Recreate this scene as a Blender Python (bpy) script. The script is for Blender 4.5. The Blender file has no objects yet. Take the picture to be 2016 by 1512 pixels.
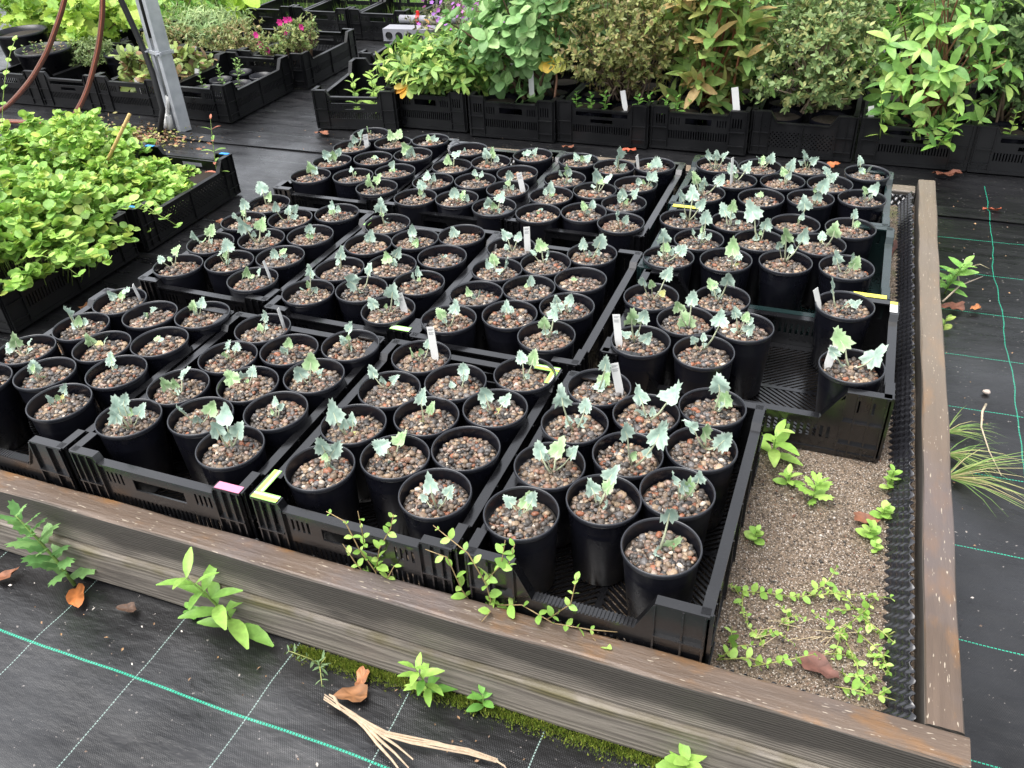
import bpy, math, random
import numpy as np
from mathutils import Matrix, Vector
random.seed(7); RNG = np.random.default_rng(7)
S = bpy.context.scene
COL = S.collection
R = math.radians

# ------------------------------------------------------------------ camera, sky, sun, exposure
cd = bpy.data.cameras.new('camera'); cam = bpy.data.objects.new('camera', cd); COL.objects.link(cam)
cd.sensor_width = 36.0; cd.lens = 1700 / 2016 * 36; cd.clip_start = .02; cd.clip_end = 500
M3 = [[0.93115, -0.173, 0.32098], [0.36166, 0.55043, -0.75248], [-0.0465, 0.81676, 0.5751]]
mw = Matrix(M3).to_4x4(); mw.translation = Vector((-0.2525, -0.9269, 1.3558)); cam.matrix_world = mw
S.camera = cam
CAM = np.array([-0.2525, -0.9269, 1.3558])

SUN_EL, SUN_ROT = R(70), R(228)
w = bpy.data.worlds.new('World'); S.world = w; w.use_nodes = True
nt = w.node_tree; nt.nodes.clear()
sky = nt.nodes.new('ShaderNodeTexSky'); sky.sky_type = 'NISHITA'; sky.sun_disc = False
sky.sun_elevation = SUN_EL; sky.sun_rotation = SUN_ROT; sky.air_density = 1.0; sky.dust_density = 4.0; sky.ozone_density = 1.0
hs = nt.nodes.new('ShaderNodeHueSaturation'); hs.inputs['Saturation'].default_value = .22
bg = nt.nodes.new('ShaderNodeBackground'); bg.inputs['Strength'].default_value = .15
wo = nt.nodes.new('ShaderNodeOutputWorld')
nt.links.new(sky.outputs[0], hs.inputs['Color']); nt.links.new(hs.outputs[0], bg.inputs[0]); nt.links.new(bg.outputs[0], wo.inputs[0])
ld = bpy.data.lights.new('sun', 'SUN'); ld.energy = 1.0; ld.angle = R(50); ld.color = (1, .97, .93)
lo = bpy.data.objects.new('sun', ld); COL.objects.link(lo)
lo.rotation_euler = (R(90) - SUN_EL, 0, R(180) - SUN_ROT + R(0)); lo.location = (0, 0, 6)
S.view_settings.view_transform = 'Standard'; S.view_settings.look = 'None'
S.view_settings.gamma = 1; S.view_settings.exposure = 1.32
S.render.engine = 'CYCLES'; S.cycles.max_bounces = 6; S.cycles.diffuse_bounces = 3; S.cycles.glossy_bounces = 3; S.cycles.transmission_bounces = 3; S.cycles.transparent_max_bounces = 4

# ------------------------------------------------------------------ materials
def newmat(name):
    m = bpy.data.materials.new(name); m.use_nodes = True
    n = m.node_tree; b = n.nodes['Principled BSDF']
    return m, n, b
def nd(n, t, **k):
    o = n.nodes.new(t)
    for a, v in k.items():
        if a.startswith('i_'): o.inputs[a[2:].replace('_', ' ')].default_value = v
        else: setattr(o, a, v)
    return o
def lk(n, a, b): n.links.new(a, b)
def math_(n, op, a, b=None, c=None):
    o = n.nodes.new('ShaderNodeMath'); o.operation = op
    for i, v in enumerate((a, b, c)):
        if v is None: continue
        if isinstance(v, (int, float)): o.inputs[i].default_value = v
        else: lk(n, v, o.inputs[i])
    return o.outputs[0]
def mix(n, f, a, b):
    o = n.nodes.new('ShaderNodeMix'); o.data_type = 'RGBA'
    for s, v in ((o.inputs[0], f), (o.inputs[6], a), (o.inputs[7], b)):
        if isinstance(v, (int, float)): s.default_value = v
        elif isinstance(v, tuple): s.default_value = (*v, 1) if len(v) == 3 else v
        else: lk(n, v, s)
    return o.outputs[2]
def noise(n, scale, detail=4, vec=None, rough=.55, stretch=None):
    o = nd(n, 'ShaderNodeTexNoise'); o.inputs['Scale'].default_value = scale; o.inputs['Detail'].default_value = detail; o.inputs['Roughness'].default_value = rough
    if vec is not None:
        if stretch:
            mp = nd(n, 'ShaderNodeMapping'); mp.inputs['Scale'].default_value = stretch; lk(n, vec, mp.inputs[0]); vec = mp.outputs[0]
        lk(n, vec, o.inputs['Vector'])
    return o.outputs[0]
def ramp(n, f, stops):
    o = n.nodes.new('ShaderNodeValToRGB'); lk(n, f, o.inputs[0]); e = o.color_ramp.elements
    while len(e) > 1: e.remove(e[-1])
    e[0].position = stops[0][0]; e[0].color = (*stops[0][1], 1)
    for p_, c in stops[1:]:
        q = e.new(p_); q.color = (*c, 1)
    return o.outputs[0]
def g3(v): return (v, v, v)
def thr(n, f, a, b): return ramp(n, f, [(a, g3(0)), (b, g3(1))])
def bump(n, b, h, dist, strength=1.0):
    o = nd(n, 'ShaderNodeBump'); o.inputs['Distance'].default_value = dist; o.inputs['Strength'].default_value = strength
    lk(n, h, o.inputs['Height']); lk(n, o.outputs[0], b.inputs['Normal'])
def opos(n): return nd(n, 'ShaderNodeTexCoord').outputs['Object']
def wpos(n): return nd(n, 'ShaderNodeNewGeometry').outputs['Position']

def plastic(name, col, rough=.38, speck=.5, coat=0.0):
    m, n, b = newmat(name); v = wpos(n)
    big = noise(n, 9, 5, v); fine = noise(n, 420, 2, v)
    dust = thr(n, fine, .70, .76)
    patch = thr(n, big, .42, .62)
    d = math_(n, 'MULTIPLY', dust, math_(n, 'MULTIPLY', patch, speck))
    base = mix(n, math_(n, 'MULTIPLY', big, .35), col, tuple(c * 1.9 + .0015 for c in col))
    lk(n, mix(n, d, base, (.10, .10, .105)), b.inputs['Base Color'])
    r = nd(n, 'ShaderNodeMapRange', i_From_Min=.3, i_From_Max=.7, i_To_Min=rough - .14, i_To_Max=rough + .14); lk(n, big, r.inputs[0])
    lk(n, r.outputs[0], b.inputs['Roughness']); b.inputs['Specular IOR Level'].default_value = .45
    b.inputs['Coat Weight'].default_value = coat; b.inputs['Coat Roughness'].default_value = .16
    bump(n, b, noise(n, 160, 3, v), .0006, .5)
    return m
def colmat(name, rough=.5, gain=1.0, trans=0.0, bumpd=0.0, spec=.4):
    """Colour from the mesh attribute Col (the thing's own colours), with fine mottling."""
    m, n, b = newmat(name)
    a = nd(n, 'ShaderNodeAttribute', attribute_name='Col').outputs['Color']
    mott = noise(n, 60, 4, wpos(n))
    h = nd(n, 'ShaderNodeHueSaturation'); lk(n, a, h.inputs['Color'])
    r = nd(n, 'ShaderNodeMapRange', i_From_Min=.3, i_From_Max=.7, i_To_Min=.8 * gain, i_To_Max=1.18 * gain); lk(n, mott, r.inputs[0]); lk(n, r.outputs[0], h.inputs['Value'])
    lk(n, h.outputs[0], b.inputs['Base Color'])
    b.inputs['Roughness'].default_value = rough; b.inputs['Specular IOR Level'].default_value = spec
    if trans:
        t = nd(n, 'ShaderNodeBsdfTranslucent'); lk(n, h.outputs[0], t.inputs[0])
        x = nd(n, 'ShaderNodeMixShader'); x.inputs[0].default_value = trans
        lk(n, b.outputs[0], x.inputs[1]); lk(n, t.outputs[0], x.inputs[2])
        lk(n, x.outputs[0], n.nodes['Material Output'].inputs[0])
    if bumpd: bump(n, b, noise(n, 300, 3, wpos(n)), bumpd)
    return m
def flat(name, col, rough=.5, metal=0.0, var=.15, scale=40, spec=.4):
    m, n, b = newmat(name); f = noise(n, scale, 5, wpos(n))
    lk(n, mix(n, f, tuple(c * (1 - var) for c in col), tuple(min(1, c * (1 + var)) for c in col)), b.inputs['Base Color'])
    b.inputs['Roughness'].default_value = rough; b.inputs['Metallic'].default_value = metal; b.inputs['Specular IOR Level'].default_value = spec
    return m

MAT = {}
MAT['pot'] = plastic('pot_plastic', (.0042, .0044, .0075), .33, .7)
MAT['rim'] = plastic('pot_rim_painted_highlight', (.016, .017, .022), .32, 1.3, .5)  # pot plastic again, bluish-grey rim highlight painted in as a lighter base
MAT['tray'] = plastic('tray_plastic', (.0040, .0040, .0048), .25, .6, .9)
MAT['tray_green'] = plastic('green_tray_plastic', (.006, .016, .016), .28, .5, .7)
MAT['crate'] = plastic('crate_plastic', (.0040, .0042, .0050), .38, .9)
MAT['leaf'] = colmat('sea_holly_leaf', .62, trans=.12, spec=.3)
MAT['green'] = colmat('foliage', .45, gain=1.28, trans=.30)
MAT['gravel'] = colmat('wet_gravel', .36, bumpd=.0006, spec=.45)
MAT['bark'] = colmat('bark', .8)
MAT['petal'] = colmat('petal', .6, trans=.3)
MAT['soil'] = flat('potting_soil', (.022, .016, .011), .85, var=.5, scale=120)
MAT['white'] = flat('white_plastic', (.72, .72, .70), .4, var=.05)
MAT['print'] = flat('grey_print', (.16, .16, .17), .6)
MAT['steel'] = None
MAT['yellow_tape'] = flat('yellow_tape', (.75, .68, .10), .45, var=.06)
MAT['lime_tape'] = flat('lime_tape', (.32, .62, .16), .45, var=.06)
MAT['pink_tape'] = flat('pink_tape', (.62, .22, .33), .5, var=.12)
MAT['blue_tape'] = flat('blue_tape', (.03, .28, .75), .45, var=.06)
MAT['bamboo'] = flat('bamboo', (.50, .34, .13), .5, var=.25, scale=60)
MAT['straw'] = flat('straw', (.42, .32, .22), .6, var=.55, scale=90)
MAT['dead'] = colmat('dead_leaf', .6)
MAT['hose'] = flat('hose_rubber', (.17, .075, .055), .42, var=.3, scale=30)
MAT['hose_stripe'] = flat('hose_stripe', (.42, .13, .08), .5)
MAT['cable'] = flat('black_cable', (.012, .012, .013), .5)
MAT['grey'] = flat('grey_plastic', (.28, .28, .31), .5, var=.1)
MAT['red'] = flat('red_plastic', (.6, .02, .02), .4)
MAT['liner'] = plastic('liner_membrane', (.015, .015, .018), .26, .6, .8)

m, n, b = newmat('galvanised_steel'); v = wpos(n)
f = noise(n, 14, 6, v)
lk(n, mix(n, thr(n, f, .35, .65), (.38, .40, .43), (.52, .54, .57)), b.inputs['Base Color'])
b.inputs['Metallic'].default_value = .25; b.inputs['Roughness'].default_value = .45
MAT['steel'] = m

# woven ground fabric -------------------------------------------------
m, n, b = newmat('weed_fabric'); v = wpos(n)
sp = nd(n, 'ShaderNodeSeparateXYZ'); lk(n, v, sp.inputs[0]); X, Y = sp.outputs[0], sp.outputs[1]
wob = noise(n, 3.0, 2, v); wobv = math_(n, 'MULTIPLY', math_(n, 'SUBTRACT', wob, .5), .05)
def line(coord, other, c0, period, hw, freq, duty, wobble):
    """mask of a coloured thread woven along the sheet"""
    cc = math_(n, 'ADD', coord, math_(n, 'MULTIPLY', wobv, wobble))
    if period:
        t = math_(n, 'DIVIDE', math_(n, 'SUBTRACT', cc, c0), period)
        d = math_(n, 'MULTIPLY', math_(n, 'ABSOLUTE', math_(n, 'SUBTRACT', t, math_(n, 'ROUND', t))), period)
    else:
        d = math_(n, 'ABSOLUTE', math_(n, 'SUBTRACT', cc, c0))
    zig = math_(n, 'MULTIPLY', math_(n, 'SINE', math_(n, 'MULTIPLY', other, freq)), hw * .35)
    m1 = math_(n, 'LESS_THAN', math_(n, 'ABSOLUTE', math_(n, 'ADD', d, zig)), hw)
    st = math_(n, 'GREATER_THAN', math_(n, 'SINE', math_(n, 'MULTIPLY', other, freq * 1.0)), duty)
    return math_(n, 'MULTIPLY', m1, st)
front = math_(n, 'LESS_THAN', Y, -.06)
side = math_(n, 'MULTIPLY', math_(n, 'GREATER_THAN', X, .03), math_(n, 'MULTIPLY', math_(n, 'GREATER_THAN', Y, -.06), math_(n, 'LESS_THAN', Y, 2.62)))
back = math_(n, 'SUBTRACT', 1.0, math_(n, 'MINIMUM', math_(n, 'ADD', front, side), 1.0))
thick = math_(n, 'MULTIPLY', front, line(Y, X, -.262, 0, .0027, 1000, -.55, .25))
thin = math_(n, 'MULTIPLY', front, line(X, Y, -1.60, .255, .0013, 1100, -.35, .5))
sx = math_(n, 'MULTIPLY', side, line(Y, X, 1.352, .2555, .0015, 1000, -.5, .35))
sy = math_(n, 'MULTIPLY', side, line(X, Y, .238, .5, .0014, 1000, -.6, 1.0))
bx = math_(n, 'MULTIPLY', back, line(Y, X, 2.46, .31, .0016, 700, -.3, .6))
green = math_(n, 'MINIMUM', math_(n, 'ADD', math_(n, 'ADD', thick, sx), math_(n, 'MULTIPLY', sy, .9)), 1.0)
mist = noise(n, 2.2, 6, v); mist2 = noise(n, 13, 5, v, stretch=(.5, 2.2, 1))
base = mix(n, thr(n, mist, .35, .7), (.0045, .0045, .0052), (.0125, .0125, .0142))
specks = thr(n, noise(n, 120, 1.5, v), .735, .75)
base = mix(n, math_(n, 'MULTIPLY', specks, .6), base, (.30, .27, .25))
base = mix(n, math_(n, 'MULTIPLY', thin, .85), base, (.30, .42, .38))
base = mix(n, math_(n, 'MULTIPLY', bx, .35), base, (.22, .26, .25))
base = mix(n, math_(n, 'MULTIPLY', green, .92), base, (.02, .42, .26))
lk(n, base, b.inputs['Base Color'])
rr = nd(n, 'ShaderNodeMapRange', i_From_Min=.3, i_From_Max=.7, i_To_Min=.20, i_To_Max=.50); lk(n, mist2, rr.inputs[0]); lk(n, rr.outputs[0], b.inputs['Roughness'])
b.inputs['Specular IOR Level'].default_value = .5; b.inputs['Coat Roughness'].default_value = .22
lk(n, math_(n, 'MULTIPLY', thr(n, mist, .38, .62), .9), b.inputs['Coat Weight'])
wv = math_(n, 'MULTIPLY', math_(n, 'SINE', math_(n, 'MULTIPLY', X, 1500)), math_(n, 'SINE', math_(n, 'MULTIPLY', Y, 900)))
hgt = math_(n, 'ADD', math_(n, 'MULTIPLY', wv, .12), math_(n, 'ADD', math_(n, 'MULTIPLY', noise(n, 40, 3, v), .7), math_(n, 'MULTIPLY', noise(n, 6, 5, v, stretch=(1, 2.5, 1)), 5.0)))
bump(n, b, hgt, .0016, .8)
MAT['fabric'] = m

# weathered timber ----------------------------------------------------
def timber(name, axis):
    m, n, b = newmat(name); v = wpos(n)
    ge = nd(n, 'ShaderNodeNewGeometry'); sn = nd(n, 'ShaderNodeSeparateXYZ'); lk(n, ge.outputs['True Normal'], sn.inputs[0])
    pz = nd(n, 'ShaderNodeSeparateXYZ'); lk(n, v, pz.inputs[0]); Z = pz.outputs[2]
    top = math_(n, 'MULTIPLY', thr(n, sn.outputs[2], .55, .8), math_(n, 'GREATER_THAN', Z, .14))
    ax = axis == 'X'
    wn = noise(n, 1.0, 6, v, stretch=(2.5, 26, 26) if ax else (26, 2.5, 26))
    # growth rings cut at a slant: long cathedral figures
    ring = nd(n, 'ShaderNodeTexWave'); ring.wave_type = 'RINGS'; ring.rings_direction = 'X' if ax else 'Y'
    mp = nd(n, 'ShaderNodeMapping'); mp.inputs['Scale'].default_value = (.42, 5, 7) if ax else (5, .42, 7); mp.inputs['Location'].default_value = (.3, .1, -.35); lk(n, v, mp.inputs[0]); lk(n, mp.outputs[0], ring.inputs['Vector'])
    ring.inputs['Scale'].default_value = 9; ring.inputs['Distortion'].default_value = 3.2; ring.inputs['Detail'].default_value = 2.5; ring.inputs['Detail Scale'].default_value = 1.1
    fine = noise(n, 5, 5, v, stretch=(2.2, 18, 24) if ax else (18, 2.2, 24), rough=.72)
    broad = noise(n, 3.2, 4, v, stretch=(1, 3, 4) if ax else (3, 1, 4))
    grey = mix(n, fine, (.10, .086, .072), (.34, .30, .25))
    grey = mix(n, math_(n, 'MULTIPLY', thr(n, ring.outputs[1], .50, .95), .55), grey, (.075, .062, .052))
    soak = thr(n, math_(n, 'ADD', Z, math_(n, 'MULTIPLY', math_(n, 'SUBTRACT', broad, .5), .22)), .100, .150)
    grey = mix(n, math_(n, 'MULTIPLY', soak, .80), grey, (.024, .021, .018))
    grey = mix(n, math_(n, 'MULTIPLY', thr(n, broad, .55, .7), .55), grey, (.040, .034, .029))
    seam = math_(n, 'MULTIPLY', thr(n, math_(n, 'ABSOLUTE', math_(n, 'SUBTRACT', Z, .088)), .016, .004), thr(n, noise(n, 9, 4, v), .42, .6))
    grey = mix(n, math_(n, 'MULTIPLY', seam, .75), grey, (.095, .080, .022))
    brown = mix(n, wn, (.040, .028, .021), (.18, .125, .088))
    brown = mix(n, math_(n, 'MULTIPLY', thr(n, noise(n, 9, 5, v, stretch=(1, 2, 1) if ax else (2, 1, 1)), .52, .66), .65), brown, (.22, .105, .030))
    brown = mix(n, math_(n, 'MULTIPLY', thr(n, noise(n, 3.1, 4, v), .50, .64), .60), brown, (.115, .098, .098))
    brown = mix(n, math_(n, 'MULTIPLY', thr(n, pz.outputs[1], .5, 1.9), .65), brown, (.20, .165, .125))
    fl = thr(n, noise(n, 1, 1.5, v, stretch=(52, 320, 60) if ax else (320, 52, 60)), .690, .715)
    brown = mix(n, math_(n, 'MULTIPLY', fl, .85), brown, (.42, .36, .28))
    lk(n, mix(n, top, grey, brown), b.inputs['Base Color'])
    r = nd(n, 'ShaderNodeMapRange', i_From_Min=0, i_From_Max=1, i_To_Min=.70, i_To_Max=.40); lk(n, top, r.inputs[0]); lk(n, r.outputs[0], b.inputs['Roughness'])
    hh = math_(n, 'ADD', math_(n, 'MULTIPLY', fine, .8), math_(n, 'MULTIPLY', ring.outputs[1], .25))
    bump(n, b, hh, .003, .9)
    return m
MAT['timber_x'] = timber('weathered_timber_x', 'X'); MAT['timber_y'] = timber('weathered_timber_y', 'Y')

m, n, b = newmat('wet_sand'); v = wpos(n)
sp = nd(n, 'ShaderNodeSeparateXYZ'); lk(n, v, sp.inputs[0])
f1 = noise(n, 190, 3, v, rough=.75); f2 = noise(n, 12, 4, v); f3 = noise(n, 330, 1, v)
c = mix(n, thr(n, f1, .36, .62), (.062, .045, .031), (.24, .175, .12))
c = mix(n, thr(n, f3, .62, .66), c, (.52, .46, .40)); c = mix(n, math_(n, 'MULTIPLY', thr(n, f3, .36, .31), .8), c, (.03, .025, .02))
c = mix(n, math_(n, 'MULTIPLY', thr(n, f2, .48, .7), .45), c, (.075, .055, .042))
moss = math_(n, 'MULTIPLY', thr(n, noise(n, 16, 5, v), .47, .6), thr(n, sp.outputs[1], .70, 1.1))
c = mix(n, math_(n, 'MULTIPLY', moss, .8), c, mix(n, f1, (.02, .024, .006), (.10, .115, .03)))
lk(n, c, b.inputs['Base Color']); b.inputs['Roughness'].default_value = .75
bump(n, b, math_(n, 'ADD', f1, math_(n, 'MULTIPLY', f3, .6)), .004, 1)
MAT['sand'] = m
MAT['lawn'] = flat('lawn', (.05, .10, .02), .9, var=.4, scale=3)

# ------------------------------------------------------------------ mesh helpers
class MB:
    def __init__(s): s.v = []; s.f = []; s.c = []
    def add(s, vs, fs, col=None):
        o = len(s.v); s.v.extend([tuple(q) for q in vs]); s.f.extend([tuple(i + o for i in f) for f in fs])
        s.c.extend([col or (1, 1, 1)] * len(vs)) if not isinstance(col, list) else s.c.extend(col)
    def box(s, x0, x1, y0, y1, z0, z1, T=None):
        vs = [(x, y, z) for z in (z0, z1) for y in (y0, y1) for x in (x0, x1)]
        if T: vs = [T(*q) for q in vs]
        s.add(vs, [(0, 2, 3, 1), (4, 5, 7, 6), (0, 1, 5, 4), (2, 6, 7, 3), (0, 4, 6, 2), (1, 3, 7, 5)])
    def hexa(s, vs, T=None):   # 8 corners in box order
        if T: vs = [T(*q) for q in vs]
        s.add(vs, [(0, 2, 3, 1), (4, 5, 7, 6), (0, 1, 5, 4), (2, 6, 7, 3), (0, 4, 6, 2), (1, 3, 7, 5)])
    def tube(s, pts, rad, seg=8, col=None, cap=True):
        pts = [Vector(q) for q in pts]; k = len(pts)
        if not hasattr(rad, '__len__'): rad = [rad] * k
        rings = []; prev = None
        for i, q in enumerate(pts):
            d = (pts[min(i + 1, k - 1)] - pts[max(i - 1, 0)]).normalized()
            a = prev if prev is not None else (Vector((0, 0, 1)) if abs(d.z) < .9 else Vector((1, 0, 0)))
            a = (a - d * a.dot(d)).normalized(); prev = a; bb = d.cross(a)
            rings.append([q + (a * math.cos(2 * math.pi * j / seg) + bb * math.sin(2 * math.pi * j / seg)) * rad[i] for j in range(seg)])
        vs = [q for r_ in rings for q in r_]
        fs = [(i * seg + j, i * seg + (j + 1) % seg, (i + 1) * seg + (j + 1) % seg, (i + 1) * seg + j) for i in range(k - 1) for j in range(seg)]
        if cap: fs += [tuple(range(seg))[::-1], tuple((k - 1) * seg + j for j in range(seg))]
        s.add(vs, fs, col)
    def lathe(s, prof, seg=32, col=None):
        vs = [(r_ * math.cos(2 * math.pi * j / seg), r_ * math.sin(2 * math.pi * j / seg), z) for r_, z in prof for j in range(seg)]
        fs = [(i * seg + j, i * seg + (j + 1) % seg, (i + 1) * seg + (j + 1) % seg, (i + 1) * seg + j) for i in range(len(prof) - 1) for j in range(seg)]
        s.add(vs, fs, col)
    def mesh(s, name, mat, smooth=False):
        me = bpy.data.meshes.new(name); me.from_pydata(s.v, [], s.f)
        a = me.color_attributes.new('Col', 'FLOAT_COLOR', 'POINT')
        a.data.foreach_set('color', np.concatenate([np.array(s.c, dtype=np.float32), np.ones((len(s.c), 1), np.float32)], 1).ravel())
        me.materials.append(mat)
        if smooth: me.polygons.foreach_set('use_smooth', [True] * len(me.polygons))
        me.update(); return me
def npmesh(name, V, F, C, mat, smooth=False):
    """V (n,3), F (m,k) uniform polygons, C (n,3)"""
    me = bpy.data.meshes.new(name); V = np.asarray(V, np.float32); F = np.asarray(F, np.int32)
    me.vertices.add(len(V)); me.vertices.foreach_set('co', V.ravel())
    me.loops.add(F.size); me.loops.foreach_set('vertex_index', F.ravel())
    me.polygons.add(len(F)); me.polygons.foreach_set('loop_start', np.arange(len(F), dtype=np.int32) * F.shape[1])
    try: me.polygons.foreach_set('loop_total', np.full(len(F), F.shape[1], np.int32))
    except Exception: pass
    a = me.color_attributes.new('Col', 'FLOAT_COLOR', 'POINT')
    a.data.foreach_set('color', np.concatenate([np.asarray(C, np.float32), np.ones((len(V), 1), np.float32)], 1).ravel())
    me.materials.append(mat)
    if smooth: me.polygons.foreach_set('use_smooth', np.ones(len(F), bool))
    me.update(calc_edges=True); me.validate(); return me
def link(name, me, parent=None, loc=None, kind=None):
    o = bpy.data.objects.new(name, me); COL.objects.link(o)
    if parent is not None: o.parent = parent
    if loc is not None: o.location = loc
    if kind: o['kind'] = kind
    return o
def tag(o, label, cat, group=None):
    o['label'] = label; o['category'] = cat
    if group: o['group'] = group
    return o
def thing(name, label, cat, loc=(0, 0, 0), rotz=0, group=None):
    o = bpy.data.objects.new(name, None); COL.objects.link(o); o.empty_display_size = .05
    o.location = loc; o.rotation_euler = (0, 0, rotz)
    return tag(o, label, cat, group)
def struct(name, me): return link(name, me, kind='structure')

# ------------------------------------------------------------------ ground
def fbm(x, y, k, seed):
    rg = np.random.default_rng(seed); out = np.zeros_like(x)
    for _ in range(7):
        a = rg.uniform(0, 2 * np.pi); f_ = k * rg.uniform(.5, 1.6); out += np.sin((x * np.cos(a) + y * np.sin(a)) * f_ + rg.uniform(0, 6.28))
    return out / 7
def grid(name, x0, x1, y0, y1, step, zf, mat, smooth=True):
    xs = np.linspace(x0, x1, max(2, int((x1 - x0) / step) + 1)); ys = np.linspace(y0, y1, max(2, int((y1 - y0) / step) + 1))
    gx, gy = np.meshgrid(xs, ys); V = np.stack([gx, gy, zf(gx, gy)], -1).reshape(-1, 3)
    a = (np.arange(len(ys) - 1)[:, None] * len(xs) + np.arange(len(xs) - 1)[None]).ravel()
    F = np.stack([a, a + 1, a + 1 + len(xs), a + len(xs)], 1)
    return npmesh(name, V, F, np.ones((len(V), 3)), mat, smooth)
def zfab(x, y):
    z = fbm(x, y, 9, 1) * .0035
    ridge = np.sin(y * 62 + fbm(x, y, 4, 2) * 3.0) * .0018 * np.clip((y - 1.9) / .4, 0, 1)
    fold = np.sin((x * .35 + y) * 30 + fbm(x, y, 6, 3) * 2.2) * .0022 * np.clip((-y - .05) / .2, 0, 1)
    return z + ridge + fold - .004
struct('ground', grid('ground', -120, 120, -120, 120, 30, lambda x, y: x * 0 - .02, MAT['lawn']))
struct('ground_fabric', grid('ground_fabric', -7, 3.5, -2.2, 4.72, .03, zfab, MAT['fabric']))
# loose overlap of the second fabric sheet in the aisle behind the bed
struct('fabric_overlap', grid('fabric_overlap', -6.5, 3.2, 2.28, 2.36, .02, lambda x, y: .004 + np.sin(x * 9) * .001 + (y - 2.28) * .02 + zfab(x, y) * .5, MAT['fabric']))

# ------------------------------------------------------------------ raised bed: timber frame, liner, sand
def plank(name, p0, p1, wdt, z0, z1, mat, parent, seed, rnd=.006):
    """timber of rounded section from p0 to p1 (centre line), slightly uneven"""
    p0 = Vector((*p0, 0)); p1 = Vector((*p1, 0)); d = p1 - p0; Ln = d.length; d.normalize(); sd = Vector((-d.y, d.x, 0))
    rg = np.random.default_rng(seed); N = max(8, int(Ln / .04))
    h = z1 - z0; sec = []
    for cx, cz, a0 in ((wdt / 2 - rnd, z1 - rnd, 0), (-wdt / 2 + rnd, z1 - rnd, 90), (-wdt / 2 + rnd, z0 + rnd, 180), (wdt / 2 - rnd, z0 + rnd, 270)):
        for k in range(4):
            a = R(a0 + 30 * k); sec.append((cx + rnd * math.cos(a), cz + rnd * math.sin(a)))
    ph = rg.uniform(0, 6.28, 6)
    mb = MB(); vs = []; m_ = len(sec)
    for i in range(N + 1):
        t = i / N; q = p0 + d * (Ln * t); x = Ln * t
        for j, (a, z) in enumerate(sec):
            w1 = math.sin(x * 5 + ph[0]) * .0012 + math.sin(x * 17 + ph[1] + j * .4) * .0008
            w2 = math.sin(x * 4 + ph[2]) * .0010 + math.sin(x * 23 + ph[3] + j) * .0007
            vs.append(q + sd * (a + w1) + Vector((0, 0, max(z + (w2 if z > z0 + .02 else 0), 0))))
    fs = [(i * m_ + j, (i + 1) * m_ + j, (i + 1) * m_ + (j + 1) % m_, i * m_ + (j + 1) % m_) for i in range(N) for j in range(m_)]
    fs += [tuple(range(m_)), tuple(N * m_ + j for j in range(m_))[::-1]]
    mb.add(vs, fs)
    return link(name, mb.mesh(name, mat), parent)
bed = thing('raised_bed_frame', 'low weathered timber frame of stacked planks around the seedling trays', 'planter', (0, 0, 0))
plank('plank', (-2.35, -.0575), (.0505, -.0575), .055, .098, .195, MAT['timber_x'], bed, 1, .007)
plank('plank', (-2.35, -.064), (.056, -.064), .060, .000, .096, MAT['timber_x'], bed, 2, .005)
plank('plank', (.019, -.027), (-.007, 2.108), .054, .098, .193, MAT['timber_y'], bed, 3)
plank('plank', (.021, -.030), (-.005, 2.108), .056, .000, .096, MAT['timber_y'], bed, 4)
plank('plank', (-2.12, 2.078), (-.038, 2.078), .054, .080, .172, MAT['timber_x'], bed, 5)
plank('plank', (-2.12, 2.078), (-.038, 2.078), .056, .000, .078, MAT['timber_x'], bed, 6)
plank('plank', (-2.09, -.027), (-2.09, 2.048), .054, .098, .193, MAT['timber_y'], bed, 7)
plank('plank', (-2.09, -.030), (-2.09, 2.048), .056, .000, .096, MAT['timber_y'], bed, 8)
SZ = .13
struct('sand', grid('sand', -2.06, -.012, -.026, 2.045, .012, lambda x, y: SZ + fbm(x, y, 30, 5) * .0022 + fbm(x, y, 90, 6) * .001 - .001, MAT['sand']))
# studded black membrane standing inside the frame
def liner(p0, p1, nrm, top, seed, slope=.25):
    p0 = np.array(p0); p1 = np.array(p1); Ln = np.linalg.norm(p1 - p0); N = int(Ln / .0036); K = 16
    t = np.linspace(0, Ln, N + 1); zz = np.linspace(.118, top, K)
    tt, zg = np.meshgrid(t, zz)
    row = np.round((zg - .118) / .016)
    off = (np.sin(tt * 2 * np.pi / .022) * np.cos((zg - .118) * 2 * np.pi / .026) * .0068 + np.sin(tt * 3.1 + seed) * .002)
    lean = (top - zg) * slope
    d = (p1 - p0) / Ln; nn = np.array(nrm)
    V = np.stack([p0[0] + d[0] * tt + nn[0] * (off + .010 + lean), p0[1] + d[1] * tt + nn[1] * (off + .010 + lean), zg + (zg >= top - 1e-6) * (np.sin(tt * 2 * np.pi / .034) * .003 + np.sin(tt * 2.3) * .004)], -1)
    Vb = V + np.array([nn[0], nn[1], 0]) * -.0015
    nr, nc = N + 1, K
    V = V.reshape(-1, 3); n_ = len(V)
    a = (np.arange(nc - 1)[:, None] * nr + np.arange(nr - 1)[None]).ravel()
    F = np.stack([a, a + 1, a + 1 + nr, a + nr], 1)
    VV = np.concatenate([V, Vb.reshape(-1, 3)]); tp = (nc - 1) * nr + np.arange(nr - 1)
    FF = np.concatenate([F, F[:, ::-1] + n_, np.stack([tp, tp + 1, tp + 1 + n_, tp + n_], 1)])
    me = npmesh('liner', VV, FF, np.ones((len(VV), 3)), MAT['liner'], True)
    return link('liner', me, bed)
liner((-.014, -.02), (-.039, 2.045), (-1, 0), .180, 0, .60)
liner((-2.055, -.028), (-.03, -.028), (0, 1), .172, 2)
liner((-2.055, 2.046), (-.045, 2.046), (0, -1), .165, 4)
rg = np.random.default_rng(41); GV_, GF_, GC_ = [], [], []
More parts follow.
